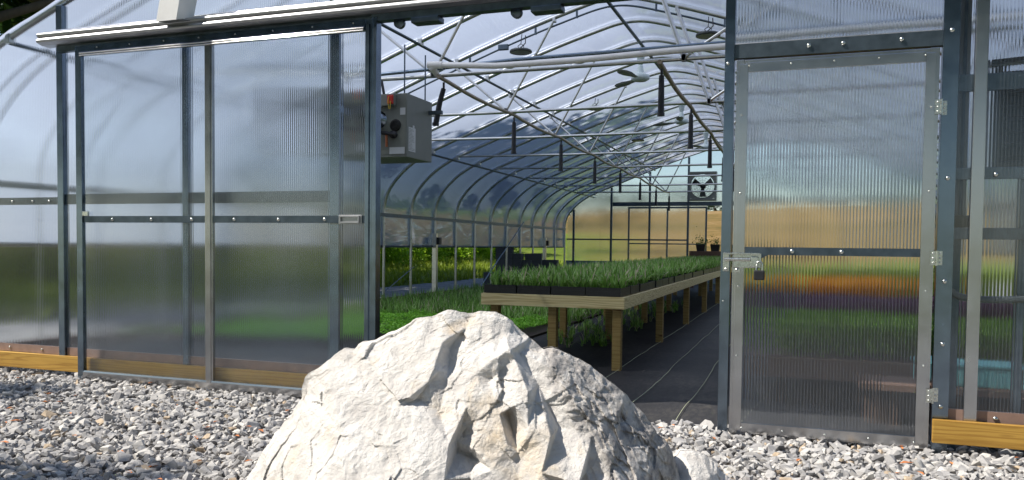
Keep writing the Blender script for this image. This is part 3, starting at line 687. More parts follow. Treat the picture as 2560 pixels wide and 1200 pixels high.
for x0, x1 in ((X0+.066, -4.576), (-4.499, X1-.101)):
    mb = MB(); mb.add([(x0, yf+.012, Z0+.071), (x1, yf+.012, Z0+.071), (x1, yf+.012, 1.404), (x0, yf+.012, 1.404)], [(0, 1, 2, 3)]); mb.add([(x0, yf+.012, 1.461), (x1, yf+.012, 1.461), (x1, yf+.012, Z1-.086), (x0, yf+.012, Z1-.086)], [(0, 1, 2, 3)]); mb.build('door_panel', 'polycarbonate', sdoor)
for x in np.linspace(-5.55, -3.45, 6): screw(x, yf+.004, 1.43, .014, sdoor)
for x in np.linspace(-5.7, -3.2, 8): screw(x, yf, Z1-.025, .006, sdoor)

mb = MB(); mb.box(-3.32, -3.12, yf-.004, yf+.003, 1.395, 1.465, .002)
mb.box(-3.30, -3.14, yf-.022, yf-.005, 1.448, 1.458, .002); mb.box(-3.30, -3.14, yf-.022, yf-.005, 1.402, 1.412, .002); mb.box(-3.305, -3.295, yf-.022, yf-.005, 1.402, 1.458, .002); mb.box(-3.145, -3.135, yf-.022, yf-.005, 1.402, 1.458, .002)
mb.build('handle', 'bright_aluminium', sdoor)
mb = MB(); mb.box(-5.86, -5.80, yf-.02, yf-.001, 1.46, 1.50, .003); mb.build('latch', 'zinc', sdoor)

# door track: formed channel with rounded noses
def arc(cy_, cz_, r_, a0, a1, n_): return [(cy_+r_*math.cos(a), cz_+r_*math.sin(a)) for a in np.linspace(a0, a1, n_)]
mb = MB(); pr = arc(-.155, 3.035, .022, math.radians(80), math.radians(250), 9)+arc(-.165, 2.985, .018, math.radians(110), math.radians(270), 7)+[(-.13, 2.955), (-.04, 2.955), (-.04, 3.057)]
mb.extrude_x(pr[::-1], -6.33, 1.2)
for p_ in mb.sm[:0]: pass
G('door_track', mb, 'bright_aluminium')
mb = MB(); mb.tube([(-6.26, -.055, 3.085), (1.2, -.055, 3.085)], .020, 12); G('track_pipe', mb, 'polished_aluminium')
mb = MB(); mb.box(-6.20, -3.0, -.085, -.037, 2.90, 2.953); mb.box(-3.05, 1.2, -.12, -.04, 2.905, 2.953); G('track_bracket', mb, 'galvanised_dull')
for x in (-2.62, -1.70):
    mb = MB(); mb.box(x-.10, x+.12, -.13, -.02, 2.862, 2.904, .008); mb.lathe([(0, -.02), (.04, -.02), (.04, .02), (0, .02)], (x-.22, -.07, 2.885), 'Y', 14); G('door_roller', mb, 'galvanised_dull')

# wall fixture: white sloping hood with mesh grille underneath
hd = thing('wall_light', 'white sloping box light with mesh underside, above the sliding door track', 'light', (at(436, 70, 1, -.2)[0], -.05, at(436, 66, 1, -.2)[2]))
mb = MB(); w0, w1 = -.12, .08; yf1 = -.22
mb.add([(w0, yf1, .03), (w1, yf1, .03), (w1, -.03, .06), (w0, -.03, .06), (w0+.11, yf1+.02, .62), (w1+.11, yf1+.02, .62), (w1+.11, 0, .62), (w0+.11, 0, .62)],
       [(0, 1, 5, 4), (1, 2, 6, 5), (2, 3, 7, 6), (3, 0, 4, 7), (4, 5, 6, 7)]); mb.build('shell', 'white_paint', hd)
mb = MB(); mb.box(w0+.015, w1-.015, yf1+.012, -.04, .045, .05)
for i in range(12): x = w0+.02+i*.021; mb.tube([(x, yf1+.008, .032), (x+.0, -.035, .052)], .0035, 5)
for i in range(8): y = yf1+.012+i*.022; mb.tube([(w0+.012, y, .034+i*.0025), (w1-.012, y, .034+i*.0025)], .0035, 5)
mb.build('mesh_grille', 'grey_conduit', hd)

# entry door
ed = link('entry_door', None, gh); ed.location = (-XC, 0, 0); tag(ed, 'closed ribbed entry door right of the opening')
ex0, ex1, ez0, ez1 = -.415, .755, .04, 2.455; ef_, eb_ = -.085, -.045
mb = MB(); mb.box(ex0, ex0+.05, ef_+.01, eb_, ez0, ez1, .003); mb.box(ex0+.018, ex0+.075, ef_, ef_+.009, ez0+.03, ez1-.03, .003); mb.box(ex0+.0505, ex0+.072, ef_+.011, eb_, ez0+.02, ez1-.02); mb.build('stile', 'aluminium', ed)
mb = MB(); mb.box(ex1-.05, ex1, ef_+.01, eb_, ez0, ez1, .003); mb.box(ex1-.075, ex1-.018, ef_, ef_+.009, ez0+.03, ez1-.03, .003); mb.box(ex1-.072, ex1-.0505, ef_+.011, eb_, ez0+.02, ez1-.02); mb.build('stile', 'aluminium', ed)
mb = MB(); mb.box(ex0+.051, ex1-.051, ef_+.012, eb_, ez1-.05, ez1-.002, .003); mb.box(ex0+.0755, ex1-.0755, ef_+.001, ef_+.010, ez1-.085, ez1-.022, .003); mb.build('top_rail', 'aluminium', ed)
mb = MB(); mb.box(ex0+.0725, ex1-.0725, ef_+.012, eb_, ez0+.002, ez0+.06, .003); mb.box(ex0+.0755, ex1-.0755, ef_+.001, ef_+.010, ez0+.012, ez0+.075, .003); mb.build('bottom_rail', 'aluminium', ed)
mb = MB(); mb.box(ex0+.076, ex1-.076, ef_+.001, ef_+.009, 1.205, 1.255); mb.add([(ex0+.076, ef_+.002, 1.205), (ex0+.22, ef_+.002, 1.205), (ex0+.076, ef_+.002, 1.12)], [(0, 2, 1)]); mb.build('mid_rail', 'galvanised_dull', ed)
mb = MB()
mb.add([(ex0+.0725, ef_+.014, ez0+.06), (ex1-.0725, ef_+.014, ez0+.06), (ex1-.0725, ef_+.014, ez1-.05), (ex0+.0725, ef_+.014, ez1-.05)], [(0, 1, 2, 3)]); mb.build('door_panel', 'polycarbonate', ed)
for x in (-.05, .24): screw(x, ef_+.001, 1.23, .014, ed)
for x in np.linspace(ex0+.08, ex1-.08, 5): screw(x, ef_+.001, ez1-.045, .006, ed); screw(x, ef_+.001, ez0+.04, .007, ed)
for z in (.55, 1.0, 1.6, 2.1): screw(ex0+.04, ef_, z, .006, ed); screw(ex1-.04, ef_, z, .006, ed)

for z in (2.10, 1.20, .37):
    mb = MB(); mb.tube([(.768, -.092, z-.045), (.768, -.092, z+.045)], .007, 8); mb.box(.735, .762, -.089, -.0865, z-.042, z+.042); mb.box(.776, .806, -.0385, -.036, z-.042, z+.042)
    for dz in (-.028, 0, .028): mb.lathe([(.006, 0), (.005, -.005), (0, -.006)], (.792, -.039, z+dz), 'Y', 8); mb.lathe([(.006, 0), (.005, -.005), (0, -.006)], (.748, -.09, z+dz), 'Y', 8)
    mb.build('hinge', 'zinc', ed)
mb = MB(); lz = 1.165
mb.box(-.475, -.436, -.066, -.0565, lz-.07, lz+.055, .003); mb.box(-.405, -.235, -.0995, -.0865, lz-.045, lz+.05, .004); mb.box(-.47, -.24, -.128, -.100, lz+.040, lz+.052, .003)
mb.box(-.405, -.365, -.096, -.087, lz-.075, lz-.046, .003); mb.box(-.30, -.25, -.122, -.100, lz-.04, lz+.03, .006)
mb.tube([(-.465, -.11, lz+.01), (-.30, -.115, lz+.01)], .012, 10)
for x in (-.455, -.385): mb.lathe([(.012, 0), (.01, -.006), (0, -.007)], (x, -.0965 if x > -.43 else -.0665, lz-.058), 'Y', 10)
mb.build('latch', 'zinc', ed)
pl = thing('padlock', 'black padlock hanging from the entry door latch', 'padlock', (-.245, -.125, 1.045))
mb = MB(); mb.box(-.032, .034, -.016, .016, 0, .062, .008); mb.build('body', 'black_rubber', pl)
mb = MB(); mb.tube([(-.018, 0, .055), (-.018, 0, .10)]+[(.018*math.cos(a), 0, .10+.018*math.sin(a)) for a in np.linspace(math.pi, 0, 8)]+[(.018, 0, .055)], .005, 8); mb.build('shackle', 'zinc', pl)
# grey conduit loop behind the right panel, and black louver, junction box
mb = MB(); P = [at(2362, 610, 1, .035), at(2360, 690, 1, .035), at(2368, 722, 1, .035), at(2395, 742, 1, .035), at(2440, 748, 1, .035), at(2500, 750, 1, .035), at(2640, 745, 1, .035), at(2800, 742, 1, .035)]
P = smooth_prof(P, 2); mb.tube(P, .021, 8); tag(mb.build('hose', 'grey_conduit'), 'grey flexible hose curving behind the right wall panel', 'hose')
mb = MB(); P = [(1.15, .25, .03), (1.25, .02, .03), (1.45, -.10, .05), (1.8, -.13, .05), (2.4, 0, .06)]
mb.tube(smooth_prof(P, 2), .016, 8); tag(mb.build('ground_hose', 'grey_conduit'), 'grey hose lying in the shade under the right sill board', 'hose')
lv = thing('vent_box', 'large black ventilation louver seen through the right ribbed panel', 'vent', (1.72, .35, 1.76))
mb = MB(); mb.box(-.62, .62, -.14, .16, -.02, .04, .01); mb.box(-.62, -.56, -.12, .16, .041, .62); mb.box(.56, .62, -.12, .16, .041, .62); mb.box(-.60, .60, .10, .16, .041, .60)
mb.add([(-.66, -.2, .62), (.66, -.2, .70), (.66, .18, .74), (-.66, .18, .66), (-.66, -.2, .645), (.66, -.2, .725), (.66, .18, .765), (-.66, .18, .685)], [(0, 3, 2, 1), (4, 5, 6, 7), (0, 1, 5, 4), (1, 2, 6, 5), (2, 3, 7, 6), (3, 0, 4, 7)]); mb.build('housing', 'black_plastic', lv)
mb = MB()
for i in range(7): z = .07+i*.078; mb.add([(-.55, -.13, z), (.55, -.13, z), (.55, -.05, z+.06), (-.55, -.05, z+.06), (-.55, -.12, z-.004), (.55, -.12, z-.004)], [(0, 1, 2, 3), (4, 5, 1, 0)])
mb.build('slats', 'black_plastic', lv)
jb = thing('junction_box', 'small dark electrical box beside the right inner post', 'box', (.91, .06, 1.34))
mb = MB(); mb.box(-.055, .055, -.03, .03, 0, .12, .006); mb.build('housing', 'lamp_dark', jb)
mb = MB(); mb.tube([(-.02, 0, .12), (-.02, 0, 1.5)], .012, 8); mb.tube([(.02, 0, .12), (.02, 0, 1.5)], .012, 8); mb.build('conduit_run', 'grey_conduit', jb)

# ------------------------------------------------------------------ heater
HY0 = 2.2; xr_ = at(1017, 300, 1, HY0)[0]; zt_ = at(1017, 232, 1, HY0)[2]; zb_ = at(1017, 392, 1, HY0)[2]
ht = thing('unit_heater', 'grey box gas heater hanging beside the open sliding door', 'heater', (xr_, HY0, zb_))
Hh = zt_-zb_; dep = .62; wd = 1.05
mb = MB(); mb.box(-wd, 0, 0, dep, 0, Hh, .008); mb.box(-wd+.02, -.12, -.06, -.0005, Hh*.80, Hh-.01, .006)
mb.box(-wd+.03, -.01, -.004, -.0005, .03, Hh*.78, .002); mb.build('cabinet', 'grey_paint', ht)
mb = MB(); mb.lathe([(.075, -.45), (.075, .0), (.095, .0), (.095, .012), (0, .012)], (-.33, -.006, Hh*.60), 'Y', 20); mb.build('flue', 'galvanised', ht)
mb = MB(); mb.lathe([(0, -.008), (.065, -.008), (.065, 0)], (-.13, -.003, Hh*.50), 'Y', 20)
for r_ in (.02, .035, .05): mb.tube([(-.13+r_*math.cos(a), -.014, Hh*.50+r_*math.sin(a)) for a in np.linspace(0, 6.283, 21)], .003, 5)
mb.build('vent_grille', 'dark_hole', ht)
mb = MB(); mb.tube([(-.55, -.06, Hh*.43), (-.36, -.06, Hh*.40), (-.22, -.05, Hh*.37), (-.14, -.03, Hh*.35), (-.14, .0, Hh*.35)], .020, 10); mb.lathe([(0, -.04), (.04, -.04), (.04, 0)], (-.145, -.004, Hh*.35), 'Y', 14); mb.lathe([(0, -.03), (.035, -.03), (.035, .03), (0, .03)], (-.33, -.055, Hh*.41), 'Y', 14); mb.build('gas_valve', 'black_plastic', ht)
mb = MB(); mb.tube([(-.215, -.045, Hh*.36), (-.215, -.04, Hh*.16)], .014, 8); mb.build('drain_pipe', 'copper_pipe', ht)
mb = MB(); mb.box(-.075, -.015, -.0075, -.005, Hh*.66, Hh*.77); mb.box(-.20, -.02, -.0075, -.005, Hh*.05, Hh*.155); mb.build('rating_label', 'label_white', ht)
mb = MB(); mb.box(.001, .0035, .04, .20, Hh*.10, Hh*.48); mb.box(.0042, .0055, .13, .17, Hh*.47, Hh*.52); lb = mb.build('instruction_label', 'label_white', ht)
mb = MB()
for i in range(16): z = Hh*(.12+i*.022); mb.box(.0037, .0045, .05, .11+.07*random.random(), z, z+.004)
mb.build('print_lines', 'grey_paint', lb)
mb = MB(); mb.box(-.19, -.125, -.085, -.061, Hh*.82, Hh*.96, .005); mb.build('warning_tag', 'red_plastic', ht)
mb = MB(); mb.tube([(-.165, -.09, Hh*.93), (-.175, -.09, Hh*.86), (-.165, -.09, Hh*.74), (-.15, -.09, Hh*.74), (-.145, -.09, Hh*.86)], .004, 6); mb.build('tag_wire', 'yellow_wire', ht)
mb = MB(); mb.tube([(-.5, 0, Hh+.05), (-.42, 0, Hh+.2), (-.30, 0, Hh+.14), (-.27, 0, Hh-.01)], .016, 8); mb.build('power_cable', 'black_plastic', ht)
mb = MB()
for x in (-.06, -wd+.06):
    for y in (.06, dep-.06): mb.tube([(x, y, Hh-.01), (x, y, Hh+.52)], .008, 6)
mb.box(0.0005, .16, dep-.10, dep-.06, Hh*.78, Hh*.84); mb.build('hanger', 'galvanised_dull', ht)

# ------------------------------------------------------------------ ceiling fans and round lamps
for k, (fy, rz, lab) in enumerate(((7.93, .25, 'nearest white ceiling fan hanging from the ridge'), (12.81, .6, 'middle white ceiling fan hanging from the ridge'), (17.69, .1, 'farthest white ceiling fan under the ridge'))):
    t = thing('ceiling_fan', lab, 'fan', (XC-.1, fy-.08, 3.97), rz, 'white ceiling fans under the ridge')
    mb = MB(); mb.lathe([(0, 0), (.10, 0), (.15, .03), (.15, .09), (.07, .13), (.0, .13)], (0, 0, 0), 'Z', 24); mb.lathe([(.07, .13), (.045, .20), (.045, .24), (.03, .26)], (0, 0, 0), 'Z', 20); mb.build('motor', 'fan_white', t)
    mb = MB(); mb.lathe([(.03, .26), (.05, .30), (.075, .44), (.085, .46), (.04, .50), (.0, .50)], (0, 0, 0), 'Z', 20); mb.tube([(0, 0, .50), (0, 0, .62)], .008, 6); mb.build('canopy', 'fan_white', t)
    for q_ in range(3):
        a = q_*2.094; mb = MB(); V = []
        for r_, w_ in ((.13, .025), (.25, .04), (.45, .075), (.62, .075), (.72, .05), (.76, .015)):
            for s_ in (-1, 1):
                x, y = r_, s_*w_; V.append((x*math.cos(a)-y*math.sin(a), x*math.sin(a)+y*math.cos(a), .05+s_*w_*.22-.01*r_))
        n2 = len(V); V += [(x, y, z-.006) for x, y, z in V]
        F = [(2*i, 2*i+2, 2*i+3, 2*i+1) for i in range(5)]+[(2*i+1+n2, 2*i+3+n2, 2*i+2+n2, 2*i+n2) for i in range(5)]
        F += [(2*i, 2*i+n2, 2*i+2+n2, 2*i+2) for i in range(5)]+[(2*i+1, 2*i+3, 2*i+3+n2, 2*i+1+n2) for i in range(5)]
        mb.add(V, F, True); mb.build('blade', 'fan_blade_grey', t)
lamps = [(1302, 131, 5.40, 'round black hanging lamp nearest the heater, left of the ridge'), (1770, 90, 5.40, 'round black hanging lamp beside the right door post, under the cable'), (1487, 273, 10.3, 'round black hanging lamp halfway down, left of the ridge'), (1595, 352, 15.2, 'small far round lamp left of the ridge'), (1812, 258, 10.3, 'round black hanging lamp half hidden by the right door post')]
for px, py, ly, lab in lamps:
    p_ = at(px, py, 1, ly); zc = pz(p_[0])
    t = thing('round_lamp', lab, 'lamp', tuple(p_), 0, 'round black lamps under the hoops')
    mb = MB(); mb.lathe([(.0, .045), (.06, .05), (.10, .04), (.150, .030), (.160, .012), (.158, -.004), (.150, -.008)], (0, 0, 0), 'Z', 32)
    for i in range(28): a = i*2*math.pi/28; mb.box(*(sorted((.10*math.cos(a)-.002, .10*math.cos(a)+.002))), *(sorted((.10*math.sin(a)-.002, .10*math.sin(a)+.002))), .03, .055)
    mb.build('housing', 'lamp_dark', t)
    mb = MB(); mb.lathe([(.150, -.008), (.0, -.010)], (0, 0, 0), 'Z', 32); mb.build('diffuser', 'lamp_glass', t)
    mb = MB(); mb.tube([(-.03, 0, .05), (-.045, 0, .09), (0, 0, .12), (.045, 0, .09), (.03, 0, .05)], .006, 6); mb.tube([(0, 0, .12), (.0, .04, max(.14, zc-p_[2]-.06))], .006, 6); mb.build('hook', 'black_plastic', t)
    mb = MB(); mb.tube([(-.02, 0, .05), (.06, .02, .13), (.05, .05, max(.16, zc-p_[2]-.08))], .008, 6); mb.build('power_cable', 'black_plastic', t)
# thin conduit under the second visible hoop
mb = MB(); P = [(x, 5.49, z-.115) for x, z in SP if -6.0 < x < 1.2]; mb.tube(P, .014, 8)
for x in (-4.6, -3.6, -3.0, -1.9, -1.0, -.2): mb.box(x-.012, x+.012, 5.475, 5.505, pz(x)-.13, pz(x)-.03)
mb.box(-4.15, -4.0, 5.44, 5.50, pz(-4.1)-.15, pz(-4.1)-.07, .01); mb.box(-1.0, -.78, 5.44, 5.50, pz(-.9)-.17, pz(-.9)-.07, .01)
tag(mb.build('light_conduit', 'galvanised_dull'), 'thin grey conduit clipped under the hoop that carries two lamps', 'conduit')

# ------------------------------------------------------------------ plants
def blades(n, x0, x1, y0, y1, h0, h1, wd, lean, seed, seg=3, z=0, clump=6, dry=.05):
    r = np.random.default_rng(seed); nc = max(1, n//clump)
    cx_ = r.uniform(x0, x1, nc); cy_ = r.uniform(y0, y1, nc); c = r.integers(0, nc, n)
    bx = cx_[c]+r.normal(0, .012, n); by = cy_[c]+r.normal(0, .012, n); a = r.uniform(0, 2*math.pi, n)
    L = r.uniform(h0, h1, n); le = np.minimum(np.abs(r.normal(0, lean, n))+.1, 1.05)
    w_ = wd*r.uniform(.6, 1.3, n); tn = r.beta(2, 2.2, n)*.9; tn[r.random(n) < dry] = 1.0
    t = np.linspace(0, 1, seg+1); V = np.empty((n, seg+1, 2, 3))
    ang = le[:, None]*t[None]*1.5
    hor = np.cumsum(np.concatenate([np.zeros((n, 1)), np.sin(ang[:, 1:])], 1), 1)/seg*L[:, None]
    ver = np.cumsum(np.concatenate([np.zeros((n, 1)), np.cos(ang[:, 1:])], 1), 1)/seg*L[:, None]
    wt = w_[:, None]*np.array([.8]+[1.0]*(seg-1)+[.12])[None]
    ca, sa = np.cos(a)[:, None], np.sin(a)[:, None]
    for s_, k in ((-1, 0), (1, 1)):
        V[:, :, k, 0] = bx[:, None]+ca*hor-sa*wt*s_*.5; V[:, :, k, 1] = by[:, None]+sa*hor+ca*wt*s_*.5; V[:, :, k, 2] = z+ver
    V = V.reshape(-1, 3); base = (np.arange(n)*(seg+1)*2)[:, None]
    F = np.concatenate([base+np.array([2*i, 2*i+1, 2*i+3, 2*i+2])[None] for i in range(seg)])
    return V, F, np.repeat(tn, (seg+1)*2)
def leaves(C, size, seed, flat=.5, tb=None):
    r = np.random.default_rng(seed); n = len(C); a = r.uniform(0, 6.28, n); b_ = r.normal(0, flat, n); c_ = r.normal(0, flat, n); R_ = rotm(a, b_, c_)
    q_ = np.array([(-1, 0, 0), (-.1, .5, .12), (1, 0, -.1), (-.1, -.5, .12)]); s = size*r.uniform(.6, 1.3, n)
    V = np.einsum('nij,vj->nvi', R_, q_)*s[:, None, None]+C[:, None, :]
    F = (np.arange(n)*4)[:, None]+np.arange(4)[None]
    T = np.clip((tb if tb is not None else r.beta(2, 2, n))+r.normal(0, .12, n), 0, 1)
    return V.reshape(-1, 3), F, np.repeat(T, 4)

# trays of grassy seedlings on the long bench
BX0, BX1, BY0, BY1, BZ = -3.14, -1.62, 2.36, 18.4, .745
bench = thing('plant_bench', 'long pale timber bench carrying black trays of grassy seedlings', 'bench', ((BX0+BX1)/2, BY0, 0))
ox = -(BX0+BX1)/2; oy = -BY0
def Bp(name, mb, mat): o = mb.build(name, mat, bench); o.location = (ox, oy, 0); return o
mb = MB(); mb.box(BX0, BX1, BY0, BY0+.04, BZ-.12, BZ, .004); Bp('front_board', mb, 'pine')
for x0, x1 in ((BX0, BX0+.04), (BX1-.04, BX1)):
    yy = BY0+.041
    while yy < BY1-.1:
        y2 = min(yy+3.6, BY1); mb = MB(); mb.box(x0, x1, yy, y2-.003, BZ-.12, BZ, .004); o = Bp('side_board', mb, 'pine'); yy = y2
mb = MB(); mb.box(BX0, BX1, BY1, BY1+.04, BZ-.12, BZ, .004); Bp('back_board', mb, 'pine')
mb = MB()
for i in range(60):
    y = BY0+.06+i*.268
    if y < BY1-.1: mb.box(BX0+.042, BX1-.042, y, y+.09, BZ-.035, BZ-.012)
Bp('slats', mb, 'pine')
for k in range(7):
    y = BY0+.045+k*2.6
    for x in (BX0+.09, (BX0+BX1)/2-.04, BX1-.13):
        mb = MB(); mb.box(x, x+.088, y, y+.088, .0, BZ-.037, .004); Bp('leg', mb, 'post_pine')
TX, TY, TH = .365, .52, .085
def tray_mesh():
    mb = MB(); a, b_, h = TX/2-.006, TY/2-.006, TH
    mb.box(-a+.015, a-.015, -b_+.015, b_-.015, .0, .006)
    for (x0, x1, y0, y1) in ((-a, a, -b_, -b_+.008), (-a, a, b_-.008, b_), (-a, -a+.008, -b_+.008, b_-.008), (a-.008, a, -b_+.008, b_-.008)): mb.box(x0, x1, y0, y1, .003, h)
    for (x0, x1, y0, y1) in ((-a-.003, a+.003, -b_-.003, -b_+.012), (-a-.003, a+.003, b_-.012, b_+.003)): mb.box(x0, x1, y0, y1, h*.55, h*.62); mb.box(x0, x1, y0, y1, h+.0005, h+.005)
    return mb.data('tray', 'black_plastic')
TM = tray_mesh(); mb = MB(); mb.box(-TX/2+.016, TX/2-.016, -TY/2+.016, TY/2-.016, .007, TH-.012); SM = mb.data('soil', 'soil')
SEED = []
for k in range(7):
    V, F, T = blades(230, -TX/2+.03, TX/2-.03, -TY/2+.03, TY/2-.03, .10, .235, .0145, .8, 100+k, 3, TH-.015, 7, .07)
    SEED.append(big_mesh('seedlings', V, F, 'grassy', T))
rows = int((BY1-BY0)/TY)
for j in range(rows):
    for i in range(4):
        if j == 1 and i == 1: continue
        x = BX0+.02+TX*(i+.5)+random.uniform(-.006, .006); y = BY0+.02+TY*(j+.5)
        lab = f"black seedling tray on the timber bench, {['left edge', 'left of centre', 'right of centre', 'right edge'][i]} column, {ORD[j]} row from the front"
        if j == 0: lab = ['black seedling tray at the front left corner of the timber bench', 'second black seedling tray from the left along the bench front', 'third black seedling tray from the left along the bench front', 'black seedling tray at the front right corner of the timber bench'][i]
        t = thing('seedling_tray', lab, 'tray', (x, y, BZ+.001), random.uniform(-.02, .02), 'seedling trays on the long bench' if j else 'front row of seedling trays')
        link('tray_shell', TM, t); link('soil', SM, t); o = link('seedlings', SEED[random.randrange(7)], t)
        if random.random() < .5: o.rotation_euler = (0, 0, math.pi)

# floor beds
V1, F1, T1 = blades(26000, -7.7, -3.3, 6.2, 20, .14, .34, .013, .6, 5, 3, .02, 9, .06)
tag(link('grassy_plants', big_mesh('grassy_plants', V1, F1, 'grassy', T1)), 'bed of dark grassy plants standing on the floor left of the bench', kind='stuff')
V1, F1, T1 = blades(1700, -3.2, -2.2, 3.8, 12, .08, .18, .012, .6, 6, 3, .02, 9, .06)
tag(link('bench_shade_plants', big_mesh('bench_shade_plants', V1, F1, 'grassy', T1)), 'grassy plants growing in the shade below the bench', kind='stuff')
r = np.random.default_rng(9); n_ = 26000
C = np.stack([r.uniform(-7.4, -3.5, n_), r.uniform(3.6, 6.6, n_), np.zeros(n_)], -1); C[:, 2] = .05+.09*(fbm(C*3.1, 3, 4)+.6)*r.uniform(.2, 1, n_)+.04
V1, F1, T1 = leaves(C, .022, 3, .45)
tag(link('clover_plants', big_mesh('clover_plants', V1, F1, 'clover', T1)), 'low bright green leafy plants on the floor behind the boulder', kind='stuff')
mb = MB(); mb.box(-7.6, -3.35, 3.5, 20.2, .012, .04); tag(mb.build('bed_soil', 'soil'), 'dark potting soil of the floor beds', kind='structure')

# right-hand bench with flowering plants seen through the entry door
rb = thing('flower_bench', 'low dark timber bench of flowering plants seen through the entry door', 'bench', (1.4, 1.4, 0))
mb = MB(); mb.box(-1.75, 1.6, 0, .05, .22, .385, .004); mb.build('front_board', 'dark_wood', rb)
mb = MB(); mb.box(-1.75, 1.6, .051, 9.0, .33, .375); mb.build('bench_top', 'dark_wood', rb)
for x in (-1.7, -.1, 1.5):
    for y in (.06, 3, 6, 8.9): mb = MB(); mb.box(x, x+.09, y, y+.09, .0, .219 if y < .1 else .329); mb.build('leg', 'dark_wood', rb)
def flowerbed(name, x0, x1, y0, y1, z0, z1, mat, n, size, label, seed):
    r = np.random.default_rng(seed); C = np.stack([r.uniform(x0, x1, n), r.uniform(y0, y1, n), np.zeros(n)], -1)
    top = z1+.35*(z1-z0)*fbm(np.stack([C[:, 0]*2.5, C[:, 1]*2.5, C[:, 0]*0], -1), 3, seed)
    C[:, 2] = z0+(top-z0)*r.uniform(0, 1, n)**.5
    V1, F1, T1 = leaves(C, size, seed, .7); tag(link(name, big_mesh(name, V1, F1, mat, T1)), label, kind='stuff')
flowerbed('green_plants', -.3, 2.95, 1.5, 3.0, .36, .66, 'bench_green', 26000, .03, 'bushy green plants at the front of the flower bench', 31)
flowerbed('purple_flowers', -.25, 2.2, 3.1, 4.6, .42, .73, 'purple_petal', 16000, .032, 'purple flowering plants in the middle of the flower bench', 32)
flowerbed('orange_flowers', -.3, 1.30, 4.7, 6.2, .62, .88, 'orange_petal', 17000, .036, 'orange flowering plants behind the purple ones', 33)
flowerbed('mixed_plants', -.3, 2.9, 6.4, 10.2, .42, .90, 'meadow', 9000, .035, 'yellow green plants at the back of the flower bench', 34)
tb = thing('plastic_tub', 'teal ribbed plastic tub on the floor behind the right panel', 'tub', (1.28, 1.0, .012))
p_ = at(2440, 930, 1, 1.0); tb.location = (p_[0], 1.0, p_[2]-.08)
mb = MB(); mb.box(-.30, .30, -.16, .16, 0, .14, .03)
for i in range(12): x = -.27+i*.049; mb.box(x, x+.018, -.168, -.159, .01, .13, .004)
mb.build('tub_wall', 'teal_plastic', tb)
mb = MB(); mb.box(-.32, .32, -.18, .18, .141, .16, .006); mb.build('rim', 'teal_plastic', tb)
ls = thing('low_shelf', 'low dark timber shelf behind the right wall panel', 'shelf', (p_[0]+.3, 1.0, 0))
mb = MB(); mb.box(-1.0, 1.1, -.25, .25, p_[2]-.125, p_[2]-.081); mb.build('board', 'dark_wood', ls)
for x in (-.95, 1.0): mb = MB(); mb.box(x, x+.06, -.2, .2, 0, p_[2]-.126); mb.build('leg', 'dark_wood', ls)
bg = thing('plastic_bag', 'crumpled white plastic bag on the floor near the right sill', 'bag', (1.02, .45, .02))
bm = bmesh.new(); bmesh.ops.create_icosphere(bm, subdivisions=4, radius=.12)
for v in bm.verts:
    q_ = np.array([v.co[:]]); v.co *= 1+.35*float(fbm(q_*9, 4, 3)[0]); v.co.z = max(-.05, v.co.z*.7)+.05
me = bpy.data.meshes.new('bag_skin'); bm.to_mesh(me); bm.free(); me.materials.append(MATS['white_plastic']); link('bag_skin', me, bg)

# second bench with pots near the far end
fb = thing('far_bench', 'dark timber bench with potted plants at the far end', 'bench', (-2.3, 19.6, 0))
mb = MB(); mb.box(-.9, 1.8, 0, .9, .92, 1.13, .01); mb.build('bench_top', 'dark_wood', fb)
for x in (-.85, .4, 1.7): mb = MB(); mb.box(x, x+.09, .05, .14, 0, .919); mb.build('leg', 'dark_wood', fb)
for k, (x, kind) in enumerate(((-2.88, 0), (-2.45, 1), (-1.92, 2))):
    t = thing('plant_pot', ['square black pot with sprigs, leftmost on the far bench', 'second black pot with sprigs on the far bench', 'wide black container at the right of the far bench'][k], 'pot', (x, 19.85, 1.131))
    mb = MB(); wq = .14 if k < 2 else .24; mb.add([(-wq*.8, -.12, 0), (wq*.8, -.12, 0), (wq*.8, .12, 0), (-wq*.8, .12, 0), (-wq, -.15, .2), (wq, -.15, .2), (wq, .15, .2), (-wq, .15, .2)], [(0, 3, 2, 1), (0, 1, 5, 4), (1, 2, 6, 5), (2, 3, 7, 6), (3, 0, 4, 7), (4, 5, 6, 7)]); mb.box(-wq-.01, wq+.01, -.16, .16, .185, .205); mb.build('pot_body', 'black_plastic', t)
    if k < 2:
        r = np.random.default_rng(k); C = np.stack([r.normal(0, .11, 160), r.normal(0, .10, 160), .2+np.abs(r.normal(0, .14, 160))], -1); V1, F1, T1 = leaves(C, .028, k, .8); link('foliage', big_mesh('foliage', V1, F1, 'dark_shrub_leaf', T1), t)

# electrical boxes on the side posts and wind braces
for y, lab in ((HY[9], 'small dark outlet box on the thick left side post'), (HY[16], 'small dark outlet box on a far left side post')):
    t = thing('outlet_box', lab, 'box', (-7.88, y-.02, 1.24)); mb = MB(); mb.box(-.04, .04, -.06, .06, 0, .17, .006); mb.build('housing', 'black_plastic', t)
for a, b_ in (((-7.9, HY[14], 1.95), (-7.9, HY[11], .05)),):
    mb = MB(); mb.tube([a, b_], .016, 8); tag(mb.build('wind_brace', 'galvanised'), 'slanting steel brace near the left side posts', 'brace')
mb = MB(); mb.tube([(-7.9, HY[8]-.05, .75), (-8.15, HY[7]-.1, .1)], .008, 6); tag(mb.build('ground_anchor', 'galvanised'), 'thin pale guy rod beside a left side post', 'rod')

